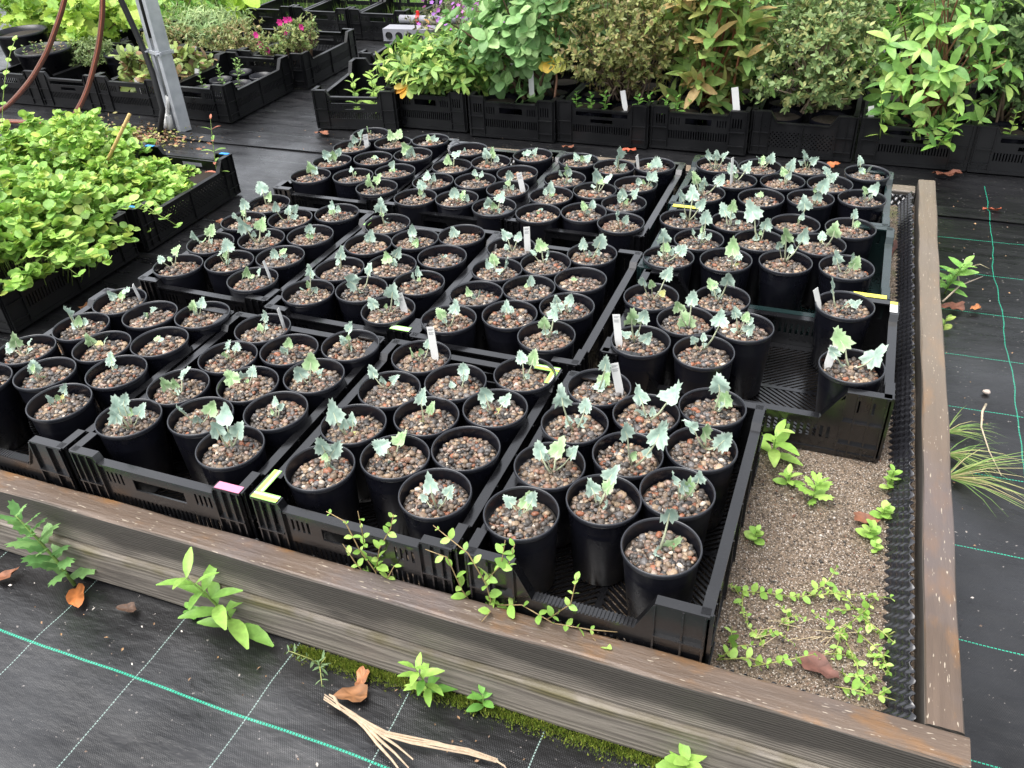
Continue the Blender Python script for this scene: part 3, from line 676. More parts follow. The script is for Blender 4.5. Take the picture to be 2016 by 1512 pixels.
POTDATA = """
1,-1911,1773,-23,27|-17,14,322,23,g;-6,14,312,16,g
1,-1910,1640,-4,29|-2,24,328,30,b;31,31,347,40,b;-5,3,315,23,b
1,-1784,1709,-16,31|-19,24,328,40,g;-6,61,319,43,g;-23,45,307,20,b
1,-1662,1765,-5,17|-20,24,308,25,g;10,9,315,28,b;12,28,302,20,b;-4,5,302,15,y
1,-1904,1490,-16,29|-25,3,332,34,b;-1,15,327,39,g;14,31,334,34,b;-38,39,299,24,b
1,-1782,1551,-9,25|-19,37,295,25,g;-12,41,292,25,b
1,-1660,1618,-21,16|-39,23,321,44,g;-5,7,321,39,b;-24,3,303,24,b
1,-1909,1356,-11,27|-20,29,327,38,g;-9,43,310,28,b
1,-1768,1391,-16,31|-30,43,313,23,b;-22,50,298,14,g
1,-1648,1464,-23,27|-10,10,328,35,b;-25,32,302,28,g;-20,38,293,17,b
1,-1642,1324,-11,15|-26,6,325,45,g;7,7,336,36,g
2,-1493,1713,-16,20|-22,16,300,15,b
2,-1484,1553,-12,31|-15,7,329,37,g;-5,59,328,36,b
2,-1485,1420,-18,14|-31,28,314,34,b;-8,22,313,27,b;-14,5,302,14,b
2,-1357,1457,-12,33|-24,50,313,27,b;5,45,314,23,b;-17,52,294,14,g
2,-1486,1287,6,20|3,39,335,37,b;6,21,320,22,g;19,22,310,17,b
2,-1355,1310,9,7|-9,4,327,37,b;18,8,319,32,g;34,1,317,26,b
2,-1223,1287,3,3|-11,-14,330,33,b;16,26,331,38,b;7,-20,325,25,g;23,-13,306,17,b;-27,-3,310,21,b
2,-1369,1620,-14,24|-20,9,336,38,b;-6,29,332,38,g;8,32,310,24,b;-23,11,306,19,b
2,-1255,1713,-16,24|-40,41,301,34,b;5,16,316,31,b;-14,20,295,14,b
2,-1248,1552,-13,32|
2,-1229,1420,-8,22|5,11,354,33,b;-7,30,319,22,g;-13,8,311,18,b;10,22,308,20,b
3,-1095,1705,4,20|-17,26,311,31,b;7,12,314,23,g;25,30,309,30,b;16,45,292,21,b
3,-965,1679,8,4|19,-14,362,49,b;15,-17,332,27,b;32,-4,316,29,b
3,-840,1725,-5,10|1,25,306,53,b;-21,13,302,18,g
3,-1086,1546,4,-4|8,-16,348,40,g;-8,-17,335,22,b;20,-15,341,26,b;21,0,306,18,b
3,-968,1477,-3,35|-3,11,356,47,b;29,54,330,37,b;-22,50,298,22,b;3,60,319,26,g
3,-860,1556,26,22|31,35,326,31,b;45,50,321,35,b;8,-7,323,26,b;22,10,316,17,g;43,49,292,18,b
3,-1083,1410,-8,8|-10,22,326,39,b;-19,0,320,21,b;-8,32,300,22,g
3,-954,1319,6,19|-8,21,320,31,g;15,38,321,29,b;9,9,309,16,b
3,-854,1408,2,13|-3,-4,343,35,b;31,18,336,35,b;-12,-9,327,25,b;8,9,312,21,g
3,-1081,1277,-7,33|-11,56,292,21,b;-9,23,297,15,g
3,-828,1277,0,4|-8,-23,344,33,b;20,-14,330,30,b
4,-653,1784,-4,2|-32,-19,347,38,b;-8,16,334,34,b;23,-1,341,34,b;0,-8,317,14,g
4,-516,1796,2,35|-10,13,328,27,b;0,59,308,32,g;29,34,328,38,b
4,-372,1823,-6,27|-20,12,343,38,b;14,6,334,31,b;-7,5,320,15,g;-28,10,319,20,b
4,-202,1823,-10,34|-28,43,333,35,b;7,16,320,22,b;-22,11,309,26,b;-11,33,300,22,g
4,-574,1662,-1,35|-18,20,341,39,b;28,64,333,37,b;2,16,321,17,g
4,-434,1690,5,24|20,26,356,43,b;-4,37,328,30,g;18,20,322,26,b;-11,47,292,18,b
4,-300,1709,-3,35|-19,33,334,38,b;9,22,324,34,b
4,-652,1545,-4,22|-30,13,350,42,g;2,-1,345,29,b;49,26,347,42,b;-8,8,324,25,b
4,-480,1555,-7,32|-7,52,295,28,g;-20,47,292,17,b
4,-343,1583,13,2|32,2,355,49,b;20,-21,329,32,b;7,-11,342,20,g;26,-11,309,16,g
4,-202,1619,13,27|2,12,329,31,g;36,13,340,41,b;23,45,298,21,b;1,9,315,20,b
5,-668,1344,9,34|-15,7,376,39,b;9,56,368,48,b;42,43,344,40,b;30,63,292,20,b;-11,25,307,24,b
5,-525,1372,-14,3|-37,20,332,44,b;-12,11,350,35,g;-18,17,320,32,b;8,18,298,18,b
5,-368,1393,5,35|13,35,360,43,b;15,15,328,23,b;6,20,314,12,g
5,-222,1408,6,35|4,53,331,33,b;17,54,300,27,g
5,-597,1231,5,11|8,33,363,42,b;9,3,339,23,g;-22,15,323,19,b;7,26,310,27,b;25,21,311,23,b
5,-446,1265,-2,31|-34,44,375,61,b;11,34,345,36,b;-11,38,299,23,b;-3,40,314,15,g
5,-290,1285,12,29|30,18,347,44,g;1,50,312,30,b;0,52,292,15,y
5,-508,1132,20,-1|18,-22,363,53,g;25,23,314,33,b;4,21,292,15,b;30,9,292,15,y
5,-364,1159,-4,35|-11,11,379,46,g;33,57,364,43,b;-23,15,348,25,b;4,59,317,26,b
5,-216,1174,-5,-2|-28,7,331,37,b;19,-24,338,38,g;8,-18,348,24,b
5,-656,1103,-11,12|-13,19,329,30,g;30,24,323,37,b;3,28,313,22,b;-32,30,299,19,b;-17,-3,368,40,b
6,-645,891,-2,19|-18,-10,355,32,b;30,48,352,38,b;0,-5,347,24,g;19,43,298,21,y
6,-482,929,-14,21|9,4,364,40,b;-35,33,327,33,g;-22,34,317,27,b;-27,38,298,17,b;-4,24,304,17,b
6,-545,802,9,1|8,20,361,39,b;-18,-18,355,30,g;-3,8,306,49,g
6,-412,810,-10,-4|-22,-14,353,30,b;1,17,327,26,g;13,12,320,22,b;15,-3,309,29,b;-23,-4,298,16,b
6,-621,687,-20,18|-20,-6,372,47,g;6,1,376,34,b;-42,18,308,26,b;11,25,305,35,b;-17,38,304,16,b
6,-478,687,-11,33|23,44,374,40,b;-27,13,328,22,b;-7,27,330,22,b;-4,48,295,16,b
6,-208,978,-12,9|-37,10,351,43,b;-1,-16,321,26,b;24,25,301,30,b
6,-175,722,-4,20|-35,38,350,60,g;-43,1,337,32,b;44,20,331,59,b;-19,15,294,16,b
7,-1912,1123,-25,25|-39,32,347,46,b;-6,28,323,35,g
7,-1911,990,-6,5|14,4,364,37,b;2,10,336,29,g;-7,34,299,21,b;-8,-24,336,21,b
7,-1779,1046,-27,11|-30,-16,353,33,b;-17,26,324,30,b;-10,48,320,30,b;-3,30,300,26,b
7,-1665,1117,-9,-1|-7,-3,337,32,b;-24,11,311,26,g;-5,19,314,26,b
7,-1915,838,-32,14|-34,-18,338,36,b;-26,46,325,39,g;-21,3,314,20,g;-12,20,305,16,b;-52,18,292,16,b
7,-1785,901,-18,1|-37,-20,361,52,b;-9,29,343,44,g;-10,-14,331,20,b;-2,39,305,22,b
7,-1661,963,-7,-1|9,-9,338,30,b;8,-11,319,24,g;9,11,319,20,b
7,-1915,692,-32,15|-11,25,341,33,g;-52,-3,322,25,b;-50,25,309,16,g
7,-1790,753,-23,12|-20,29,342,43,b;-10,-9,336,23,b;-13,9,323,27,g;-20,18,292,27,b
7,-1667,819,-23,14|-26,10,311,33,b;-12,37,307,27,g;-7,26,292,20,b
7,-1665,684,-17,21|-11,-2,333,33,g;7,26,320,22,b;-28,35,295,15,g
8,-1476,1092,-23,21|-21,14,360,45,b;-29,33,333,33,g;-25,49,292,25,b
8,-1470,958,-9,30|-11,36,317,36,b;-21,33,304,20,b
8,-1351,1019,2,-10|-3,-6,339,37,b;14,-13,310,31,g;-15,4,305,20,b
8,-1234,1082,-32,15|-31,14,310,34,b;-29,39,292,16,b
8,-1466,803,-20,29|-3,29,344,39,b;-30,44,303,23,b
8,-1344,860,-11,26|-29,32,314,34,g;2,40,331,36,b;-6,26,305,23,b
8,-1235,945,-4,15|1,-2,311,15,b;-5,30,292,15,b
8,-1483,666,-12,14|6,18,363,39,b;-14,22,319,22,g;-12,-10,318,21,b;18,10,315,22,b
8,-1354,720,-14,19|-26,-10,335,50,b;3,49,343,36,b;-7,5,292,22,b
8,-1230,791,-20,28|-28,47,314,29,b;-23,19,316,22,b;-17,35,298,15,g
8,-1237,648,-11,11|12,16,355,46,b;-41,-1,324,34,b;0,-6,323,14,g;20,24,320,21,b
9,-952,986,-19,29|-33,48,334,38,g;3,21,324,30,b;-47,27,319,23,b
9,-849,1070,-10,4|-22,-8,341,34,b;23,4,349,44,b;-3,-18,319,19,b;22,-11,323,22,b
9,-835,923,-13,4|-26,24,292,22,g
9,-1071,1046,-1,7|-23,16,337,35,b;14,30,329,31,b;-21,16,301,19,b
9,-1064,913,-7,9|-21,28,323,37,g;24,4,334,33,b;-29,4,318,29,b;4,14,297,22,b
9,-946,846,-9,19|-4,25,317,30,b;-20,38,292,18,g
9,-1062,779,-5,3|-26,7,308,26,g;-3,30,294,23,b;0,-16,309,14,b
9,-1078,647,0,-10|-17,-10,328,33,g;18,10,341,37,b;-11,-2,305,17,b
9,-947,712,-14,11|-14,17,320,32,b;-8,31,303,20,b;-14,0,298,14,g
9,-830,648,-4,17|8,44,349,42,b;-8,11,336,35,g;-9,20,309,20,b;8,42,292,17,b
9,-827,785,-9,-3|-28,1,301,37,b;13,-5,335,36,b;-19,-21,338,22,b;11,-5,309,18,b
10,-1931,488,-14,12|-28,5,320,29,b;-25,37,303,26,g;-12,45,311,26,b
10,-1932,355,-15,3|-17,-9,351,41,b;-5,7,322,31,g;-32,7,302,21,b;6,12,318,21,b
10,-1803,453,-23,17|-23,9,300,21,b;5,11,318,23,b;-12,5,301,18,g
10,-1674,488,-30,18|-36,15,321,30,g;-26,36,320,32,b;-39,17,301,14,b
10,-1980,230,-15,-1|-11,-8,339,39,g;-45,-6,311,28,b;-7,22,316,20,b;9,4,306,17,b
10,-1811,300,-21,11|-14,-14,334,36,g;-29,40,298,20,b;-39,27,292,20,y
10,-1690,356,-21,14|-35,30,292,19,g;-19,24,294,17,b
10,-1980,97,-32,15|
10,-1855,165,-20,-2|-13,-9,331,35,b;-4,-15,333,22,g;-17,-19,301,19,b;-4,-4,300,13,g
10,-1702,223,-30,16|-43,34,314,35,b;-40,35,316,23,g;-35,32,292,13,b
10,-1742,93,-12,11|14,18,338,29,b;-12,-12,321,24,b;-5,3,319,18,g;-26,30,292,15,y
11,-1490,482,-7,5|16,3,346,32,b;-19,14,301,20,g;-5,19,300,14,b
11,-1494,349,-8,11|-4,18,329,30,b;-7,44,308,26,b;-5,-3,317,19,g
11,-1373,418,-14,-1|-2,10,323,27,g;-6,-17,319,22,b;5,-12,314,16,b
11,-1248,477,-14,10|11,-1,361,33,b;-16,-3,322,26,b;1,-3,333,16,g;5,-3,304,16,b
11,-1385,274,-20,15|-56,15,306,40,g;-15,6,323,24,b;-18,45,310,30,b;-23,26,292,12,g
11,-1262,344,-11,-5|-8,11,340,46,g;-30,-11,320,37,b;-4,29,296,28,b
11,-1267,211,-3,-2|-9,18,319,23,b;2,18,307,18,b;-7,-2,310,17,g;-17,-2,292,15,b
11,-1554,90,6,-7|-10,-8,344,49,b;8,1,360,29,b;24,17,324,32,b;7,-33,341,34,b;-2,11,316,20,g
11,-1411,143,-7,0|15,22,320,35,g;-13,-39,349,28,b;4,-14,317,26,b
11,-1527,220,1,-3|5,29,327,37,b;-6,-30,338,33,g;3,-9,326,27,g;-8,0,292,22,b
11,-1290,80,-14,15|-19,37,360,52,b;-19,-2,355,40,b;8,29,333,41,b;-10,13,328,26,b
12,-1072,482,-3,12|-12,-20,332,25,g;4,38,323,29,b;4,-11,330,19,g
12,-1080,349,-23,20|-54,27,327,33,b;-15,5,328,24,b;7,19,325,27,b
12,-1092,217,-2,-19|-30,-18,348,53,b;-1,1,321,31,b;2,-33,335,25,b;8,-9,292,14,y
12,-963,285,-9,4|-5,4,355,37,b;2,23,315,29,g;-5,-12,301,9,y
12,-955,418,10,-3|14,17,336,30,b;12,26,304,24,b;-9,-2,301,18,b
12,-824,486,-6,4|-15,23,336,33,b;10,34,334,39,g;8,3,305,18,b
12,-839,353,-6,5|-28,14,332,39,b;13,32,311,31,b;-28,0,310,19,b;13,-8,312,15,y
12,-1084,84,5,13|1,18,351,41,b;11,45,322,39,b;14,8,333,19,g;2,21,292,26,b
12,-965,152,-18,20|-9,49,315,39,g;-40,11,316,36,b;-11,-4,296,16,b
12,-845,220,-13,24|
12,-846,87,7,-19|1,-15,349,39,b;39,-14,338,27,b;-18,-13,304,18,b;13,-6,296,12,b
13,-661,488,-5,9|12,4,370,39,b;5,33,312,38,g;1,17,301,28,b
13,-670,355,-1,2|-22,-13,379,47,b;15,25,339,35,b;-18,17,295,31,b;6,25,292,31,b
13,-542,429,5,9|-23,22,339,45,b;50,26,350,51,b;-17,14,294,27,b;9,15,307,22,b
13,-423,488,5,8|6,9,363,46,b;18,34,315,45,g;19,2,315,22,b
13,-550,296,13,-7|-1,-32,391,38,b;55,14,366,53,b;12,-7,317,21,g;38,1,324,21,b
13,-420,355,6,28|-3,31,331,40,g;-28,11,348,34,b;41,17,329,48,b;28,9,315,21,b
13,-676,222,5,3|-22,9,336,41,b;12,28,334,47,g;39,26,331,31,b;1,-18,345,18,b
13,-679,89,-5,11|-35,24,306,27,b;1,31,314,36,g;16,20,332,29,b;2,-14,325,15,b
13,-557,162,-8,2|9,25,351,39,b;-26,4,329,33,b;7,13,332,33,g;12,-17,314,26,b;-14,13,294,15,b
13,-438,223,7,0|-6,-26,360,29,b;19,0,331,38,g;37,-14,367,26,b;10,-7,334,27,b;19,21,292,15,b
13,-432,86,-3,7|7,21,370,44,b;16,26,292,37,g;-5,-4,292,25,b
"""
NUM = {0: 'no', 1: 'one', 2: 'two', 3: 'three', 4: 'four', 5: 'five'}
TAGPOTS = {}
POTS = []
for line_ in POTDATA.strip().splitlines():
    h_, l_ = line_.split('|'); tr, x, y, bx_, by_ = [int(q) for q in h_.split(',')]
    lv = [(lambda q: (int(q[0]) / 1000, int(q[1]) / 1000, int(q[2]) / 1000, int(q[3]) / 1000, q[4]))(e.split(',')) for e in l_.split(';') if e]
    POTS.append((tr, x / 1000, y / 1000, bx_ / 1000, by_ / 1000, lv))
ZP = SZ + .002 + .0085
TAGS = [(1, -1.910, 1.640, .043, .028, .299, 0), (2, -1.229, 1.420, .045, .019, .331, 0), (9, -1.071, 1.046, .039, .016, .336, 0), (12, -1.072, .482, .029, .017, .348, 0), (8, -1.237, .648, .033, .021, .303, 0),
        (10, -1.931, .488, .037, .043, .317, 1), (7, -1.665, .684, .045, .040, .321, 1), (11, -1.490, .482, .047, .041, .319, 1), (6, -.621, .687, -.046, -.010, .344, 0), (13, -.661, .488, .046, .013, .339, 0),
        (6, -.208, .978, -.060, .002, .313, 1), (6, -.175, .722, -.056, .003, .302, 0), (4, -.574, 1.662, -.010, -.001, .350, 1), (3, -.840, 1.725, -.054, -.012, .310, 1)]
def tagged(x, y): return any(abs(x - t[1]) < .004 and abs(y - t[2]) < .004 for t in TAGS)
for i, (tr, x, y, bx_, by_, lv) in enumerate(POTS):
    rg = np.random.default_rng(1000 + i)
    hgt = max([q[2] for q in lv], default=.28) - .285
    cx, cy, kd_ = TRAYS[tr]; ly_ = .20 if kd_.startswith('wide') else .28
    fy = (y - cy) / ly_; end = 'timber end' if fy < -.25 else ('shrub end' if fy > .3 else 'mid tray')
    lx_ = .30 if kd_.startswith('wide') else .2; fx = (x - cx) / lx_; sd_ = 'outer' if fx < -.22 else ('inner' if fx > .22 else 'centre')
    gl = sum(q[4] == 'g' for q in lv)
    if not lv: desc = 'black pot of bare gravel, no seedling'
    else:
        size = 'tiny' if hgt < .028 else ('small' if hgt < .052 else 'tall')
        desc = '%s %s leaved %s sea holly%s' % (size, NUM[len(lv)], 'greenish' if gl * 2 >= len(lv) else 'silvery', ' with label' if tagged(x, y) else '')
    t = thing('potted_seedling', '%s, %s %s, %s' % (desc, end, sd_, WHERE[tr]), 'potted plant', (x, y, ZP), 0, 'sea holly pots in the ' + WHERE[tr])
    t.rotation_euler = (R(rg.uniform(-1.0, 1.0)), R(rg.uniform(-1.0, 1.0)), 0)
    p_ = link('pot', POTME, t); link('rim', RIMME, p_); p_.rotation_euler = (0, 0, rg.uniform(0, 6.28))
    gv = link('gravel', GRAVEL[int(rg.integers(len(GRAVEL)))], t, kind='stuff'); gv.rotation_euler = (0, 0, rg.uniform(0, 6.28))
    for (lx, ly, lz, ln, kd) in lv:
        mb = MB(); a = rg.uniform(0, 6.28)
        holly_leaf(mb, (bx_ + .003 * math.cos(a), by_ + .003 * math.sin(a), .1475), (lx, ly, max(lz - ZP, .153)), max(ln * .90, .011), kd, rg)
        link('leaf', mb.mesh('leaf', MAT['leaf'], True), t)
# white plant labels pushed into pots
for i, (tr, x, y, dx, dy, z, blank) in enumerate(TAGS):
    rg = np.random.default_rng(50 + i)
    r_ = math.hypot(dx, dy); k = min(1, .050 / r_) if r_ else 1
    face = math.atan2(CAM[1] - y, CAM[0] - x) + math.pi / 2 + (rg.uniform(.9, 1.3) if blank else rg.uniform(-.35, .35))
    zc = max(z, .318)
    t = thing('plant_label', 'white plastic label stuck in a pot of the ' + WHERE[tr] + (', edge on' if blank and tr == 6 else ''), 'label', (x + dx * k, y + dy * k, .2785), face, 'white labels in the seedling pots')
    t.rotation_euler = (R(rg.uniform(-14, -4)), R(rg.uniform(-14, 14)), face)
    h = zc + .026 - .2785; mb = MB()
    q = [(-.0028, 0), (.0028, 0), (.0085, .022), (.0085, h), (-.0085, h), (-.0085, .022)]
    mb.add([(a, -.0004, b_) for a, b_ in q] + [(a, .0004, b_) for a, b_ in q], [(0, 1, 2, 3, 4, 5), (11, 10, 9, 8, 7, 6)] + [(j, j + 6, (j + 1) % 6 + 6, (j + 1) % 6) for j in range(6)])
    link('blade', mb.mesh('blade', MAT['white']), t)
    if not blank:
        mb = MB()
        for s_ in (-1, 1):
            for a, b_, c_, d in ((-.006, .006, .005, .0058), (-.006, .003, .0075, .0083), (-.006, .006, .013, .0138), (-.006, .004, .0155, .0163), (-.006, .005, .018, .0188)):
                mb.box(a, b_, s_ * .0006 - .0001, s_ * .0006 + .0001, h - d, h - c_)
        link('print', mb.mesh('print', MAT['print']), t)

# ------------------------------------------------------------------ foliage tools
def leaf_template(rows, wprof, fold=.18, droop=.25, tip=0.0):
    """unit leaf along +y, normal +z; wprof(t) half width"""
    V, F = [], []
    for i in range(rows + 1):
        t = i / rows; hw = wprof(t); z = -droop * t * t
        V += [(-hw, t, z + fold * hw), (0, t, z), (hw, t, z + fold * hw)]
    for i in range(rows):
        a = i * 3; F += [(a, a + 1, a + 4, a + 3), (a + 1, a + 2, a + 5, a + 4)]
    return np.array(V, float), np.array(F)
TPL = {
 'oval': leaf_template(4, lambda t: .02 + .26 * math.sin(math.pi * min(1, t * .94 + .03)) ** .8, .25, .18),
 'round': leaf_template(4, lambda t: .03 + .40 * math.sin(math.pi * min(1, t * .93 + .05)) ** .6, .15, .10),
 'lance': leaf_template(4, lambda t: .012 + .155 * math.sin(math.pi * min(1, t * .96 + .02)) ** .9, .30, .30),
 'narrow': leaf_template(3, lambda t: .01 + .085 * math.sin(math.pi * min(1, t * .96 + .02)), .3, .2),
 'tiny': leaf_template(2, lambda t: .03 + .24 * math.sin(math.pi * min(1, t * .9 + .05)), .2, .1),
 'obovate': leaf_template(4, lambda t: .02 + .25 * math.sin(math.pi * min(1, (t ** 1.5) * .9 + .03)) ** .7, .25, .15)}
def lobed_template():
    V = [(0, 0, 0), (0, .5, -.03)]; F = []
    N = 15
    for i in range(N):
        a = -2.5 + 5.0 * i / (N - 1); r_ = .52 * (1.0 if i % 2 == 0 else .74) * (1.0 - .10 * abs(a) / 2.5)
        V.append((math.sin(a) * r_, .5 + math.cos(a) * r_, -.10 * r_ + .03 * (i % 2)))
    return np.array(V, float), np.array([(1, 2 + i, 3 + i) for i in range(N - 1)] + [(0, 2, 1), (0, 1, 1 + N)])
def basis(ax, nr):
    ax = ax / np.linalg.norm(ax, axis=-1, keepdims=True); nr = nr - ax * (nr * ax).sum(-1, keepdims=True)
    nr = nr / (np.linalg.norm(nr, axis=-1, keepdims=True) + 1e-9); sd = np.cross(ax, nr); return sd, ax, nr
def leaves_mesh(name, tpl, pos, ax, nr, ln, col, mat, wid=1.0):
    V0, F0 = TPL[tpl]; sd, ax, nr = basis(ax, nr); n_ = len(pos); k = len(V0)
    V = pos[:, None] + (sd[:, None] * (V0[None, :, 0:1] * wid) + ax[:, None] * V0[None, :, 1:2] + nr[:, None] * V0[None, :, 2:3]) * ln[:, None, None]
    F = (F0[None] + (np.arange(n_) * k)[:, None, None]).reshape(-1, F0.shape[1])
    C = np.repeat(col[:, None], k, 1).reshape(-1, 3)
    return npmesh(name, V.reshape(-1, 3), F, C, mat, True)
TM = {}
def template_mesh(tpl, col):
    key = (tpl, tuple(np.round(col, 2)))
    if key not in TM:
        V0, F0 = TPL[tpl]; TM[key] = npmesh('leaf', V0, F0, np.tile(col, (len(V0), 1)), MAT['green'], True)
    return TM[key]
def leaves(parent, tpl, pos, ax, nr, ln, cols, rg, nparts=0, wid=1.0, name='foliage'):
    """the nparts leaves nearest the viewer as single leaf parts, the rest as one mass"""
    col = cols[rg.integers(len(cols), size=len(pos))]
    if nparts:
        org = np.array(parent.matrix_basis.translation)
        d = np.linalg.norm(pos + org - CAM, axis=1) - pos[:, 2] * .6
        order = np.argsort(d); pick = order[:nparts]; rest = order[nparts:]
        sd, a_, n_ = basis(ax, nr)
        for i in pick:
            o = link('leaf', template_mesh(tpl, col[i]), parent); s = ln[i]
            M = Matrix((( sd[i][0] * s * wid, a_[i][0] * s, n_[i][0] * s, pos[i][0]), (sd[i][1] * s * wid, a_[i][1] * s, n_[i][1] * s, pos[i][1]), (sd[i][2] * s * wid, a_[i][2] * s, n_[i][2] * s, pos[i][2]), (0, 0, 0, 1)))
            o.matrix_local = M
        if len(rest) == 0: return
        pos, ax, nr, ln, col = pos[rest], ax[rest], nr[rest], ln[rest], col[rest]
    col = np.clip(col * rg.uniform(.75, 1.25, (len(col), 1)), 0, 1)
    return link(name, leaves_mesh(name, tpl, pos, ax, nr, ln, col, MAT['green'], wid), parent, kind='stuff')
def crown_pts(rg, n_, c, r_, shell=.5):
    u = rg.normal(size=(n_, 3)); u /= np.linalg.norm(u, axis=1, keepdims=True)
    rad = shell + (1 - shell) * rg.uniform(size=(n_, 1)) ** .6
    # uneven outline: low-frequency bumps on the radius
    k1 = rg.normal(size=(6, 3)) * 2.2; ph = rg.uniform(0, 6.28, 6)
    b_ = 1 + .26 * np.sin(u @ k1.T + ph).mean(1, keepdims=True) * 2
    return np.array(c) + u * rad * b_ * np.array(r_), u
def bush(name, label, cat, base, cen, rad, nshoot, whorl, tpl, ln, cols, seed, nparts=0, spread=.9, wid=1.0, stems=24, shell=.45, trunkc=(.16, .10, .065), stemr=.003, group=None, upright=.5, droop=0.0, extra=None):
    rg = np.random.default_rng(seed); cols = np.array(cols, float)
    t = thing(name, label, cat, base, 0, group)
    P_, U = crown_pts(rg, nshoot, cen, rad, shell)
    P_[:, 2] = np.maximum(P_[:, 2], .03)
    D = U * .7 + np.array([0, 0, upright]) + rg.normal(0, .25, U.shape); D /= np.linalg.norm(D, axis=1, keepdims=True)
    pos, ax, nr, lns = [], [], [], []
    for p_, d in zip(P_, D):
        a = np.cross(d, rg.normal(size=3)); a /= np.linalg.norm(a); b_ = np.cross(d, a)
        k = max(2, int(whorl + rg.integers(-1, 2))); ph = rg.uniform(0, 6.28)
        for j in range(k):
            th_ = ph + 2 * math.pi * j / k + rg.normal(0, .25); e = a * math.cos(th_) + b_ * math.sin(th_)
            sp_ = spread * rg.uniform(.55, 1.3)
            v = d * (1.0 - .35 * sp_) + e * sp_ + np.array([0, 0, -droop * rg.uniform(.3, 1.2)])
            pos.append(p_ - d * ln * rg.uniform(0, .9)); ax.append(v); nr.append(d + np.array([0, 0, .5]) - e * .2 + rg.normal(0, .15, 3)); lns.append(ln * rg.uniform(.6, 1.15))
    leaves(t, tpl, np.array(pos), np.array(ax), np.array(nr), np.array(lns), cols, rg, nparts, wid)
    mb = MB()
    for i in range(min(stems, nshoot)):
        q = Vector(P_[rg.integers(nshoot)]); q0 = Vector((rg.normal(0, rad[0] * .16), rg.normal(0, rad[1] * .16), 0))
        m1 = q0.lerp(q, .4) + Vector((*rg.normal(0, .012, 2), .03)); m2 = q0.lerp(q, .75) + Vector((*rg.normal(0, .012, 2), .02))
        tc = tuple(np.clip(np.array(trunkc) * rg.uniform(.6, 1.4), 0, 1))
        mb.tube([q0, m1, m2, q], [stemr * 1.6, stemr * 1.2, stemr * .8, stemr * .4], 5, tc)
    link('stems', mb.mesh('stems', MAT['bark'], True), t)
    return t, P_, rg

# ------------------------------------------------------------------ shrub crates behind the bed
def crate(x0, y0, style, label, rot=0, w=.405, l=.565, H=.182, group='black crates of shrubs behind the bed', long_='panel'):
    return place_tray('plastic_crate', style + long_ + str(H), w, l, H, style, long_, MAT['crate'], (x0 + w / 2, y0 + l / 2, .003), rot, label, 'crate', group)
BK = [(-2.358, 2.69, 'handle', 'with the narrow-leaved evergreen'), (-1.915, 2.655, 'handle', 'with the grey-green broad-leaved shrub'), (-1.500, 2.68, 'hook', 'with the clipped olive bush'), (-1.083, 2.70, 'handle', 'with the bronze-leaved rhododendron'), (-.662, 2.73, 'lattice', 'with lattice panels and a twiggy shrub'), (-.235, 2.735, 'hook', 'with the pale long-leaved shrub'), (.180, 2.735, 'hook', 'with the dense dark shrub')]
for x, y, st, lb in BK: crate(x, y, st, 'black slotted crate ' + lb + ' behind the bed')
crate(-2.735, 2.60, 'hook', 'black open crate with a few yellow-green seedlings at the aisle', rot=R(9))
crate(-2.62, 3.27, 'panel', 'black crate behind the open crate, by the grey trough', rot=R(2))
for i, x in enumerate((-2.16, -1.72, -1.28, -.84, -.40, .04)):
    crate(x, 3.40, 'handle', 'black crate in the second row of shrubs, hidden by foliage', group='second-row shrub crates')
# soil inside the front shrub crates
for i, (x, y, st, lb) in enumerate(BK):
    for a in (.105, .30):
        for b_ in (.11, .29, .46):
            t = thing('nursery_pot', 'black round nursery pot standing in the crate ' + lb, 'pot', (x + a, y + b_, .0125), 0, 'nursery pots in the crate ' + lb)
            link('pot', bpy.data.meshes.get('shrub_pot') or pot_mesh(1.3, .135, 'shrub_pot', 28), t)
            sm = bpy.data.meshes.get('shrub_soil')
            if not sm:
                mb = MB(); mb.lathe([(.0005, .118), (.04, .117), (.081, .113)], 20); sm = mb.mesh('shrub_soil', MAT['soil'], True)
            link('soil', sm, t)
GV = [(.10, .19, .045), (.15, .25, .06), (.20, .30, .08), (.075, .15, .04)]
bush('evergreen_shrub', 'low evergreen shrub with narrow glossy leaves and a few orange ones', 'shrub', (-2.14, 2.90, .12), (.02, -.03, .14), (.29, .26, .17), 300, 7, 'lance', .062, [(.14, .27, .06), (.20, .33, .08), (.30, .42, .10), (.10, .20, .05), (.36, .44, .12)], 11, nparts=120, wid=1.15, droop=.1)
bush('broadleaf_shrub', 'tall shrub with broad grey-green leaves and yellowing lower leaves', 'shrub', (-1.69, 2.93, .12), (-.02, -.04, .33), (.31, .28, .27), 230, 6, 'oval', .068, [(.19, .34, .13), (.24, .40, .16), (.31, .46, .19), (.14, .27, .09)], 12, nparts=140, wid=1.35, spread=1.1, stemr=.006)
bush('clipped_bush', 'dense rounded olive bush with tiny leaves and bare lower twigs', 'shrub', (-1.29, 2.98, .12), (.02, -.03, .33), (.33, .30, .27), 1500, 6, 'tiny', .025, [(.15, .17, .05), (.20, .22, .07), (.27, .28, .10), (.11, .13, .04), (.27, .21, .09)], 13, spread=1.0, stems=60, shell=.30, trunkc=(.30, .22, .16), stemr=.0024)
bush('rhododendron', 'upright rhododendron with long leaves turning bronze at the shoot tips', 'shrub', (-.87, 2.98, .12), (0, -.02, .33), (.25, .24, .33), 125, 6, 'lance', .115, [(.22, .35, .09), (.32, .44, .13), (.38, .40, .13), (.40, .28, .12), (.15, .26, .07)], 14, nparts=140, spread=.7, wid=1.1, upright=.8, stemr=.005, trunkc=(.25, .10, .05))
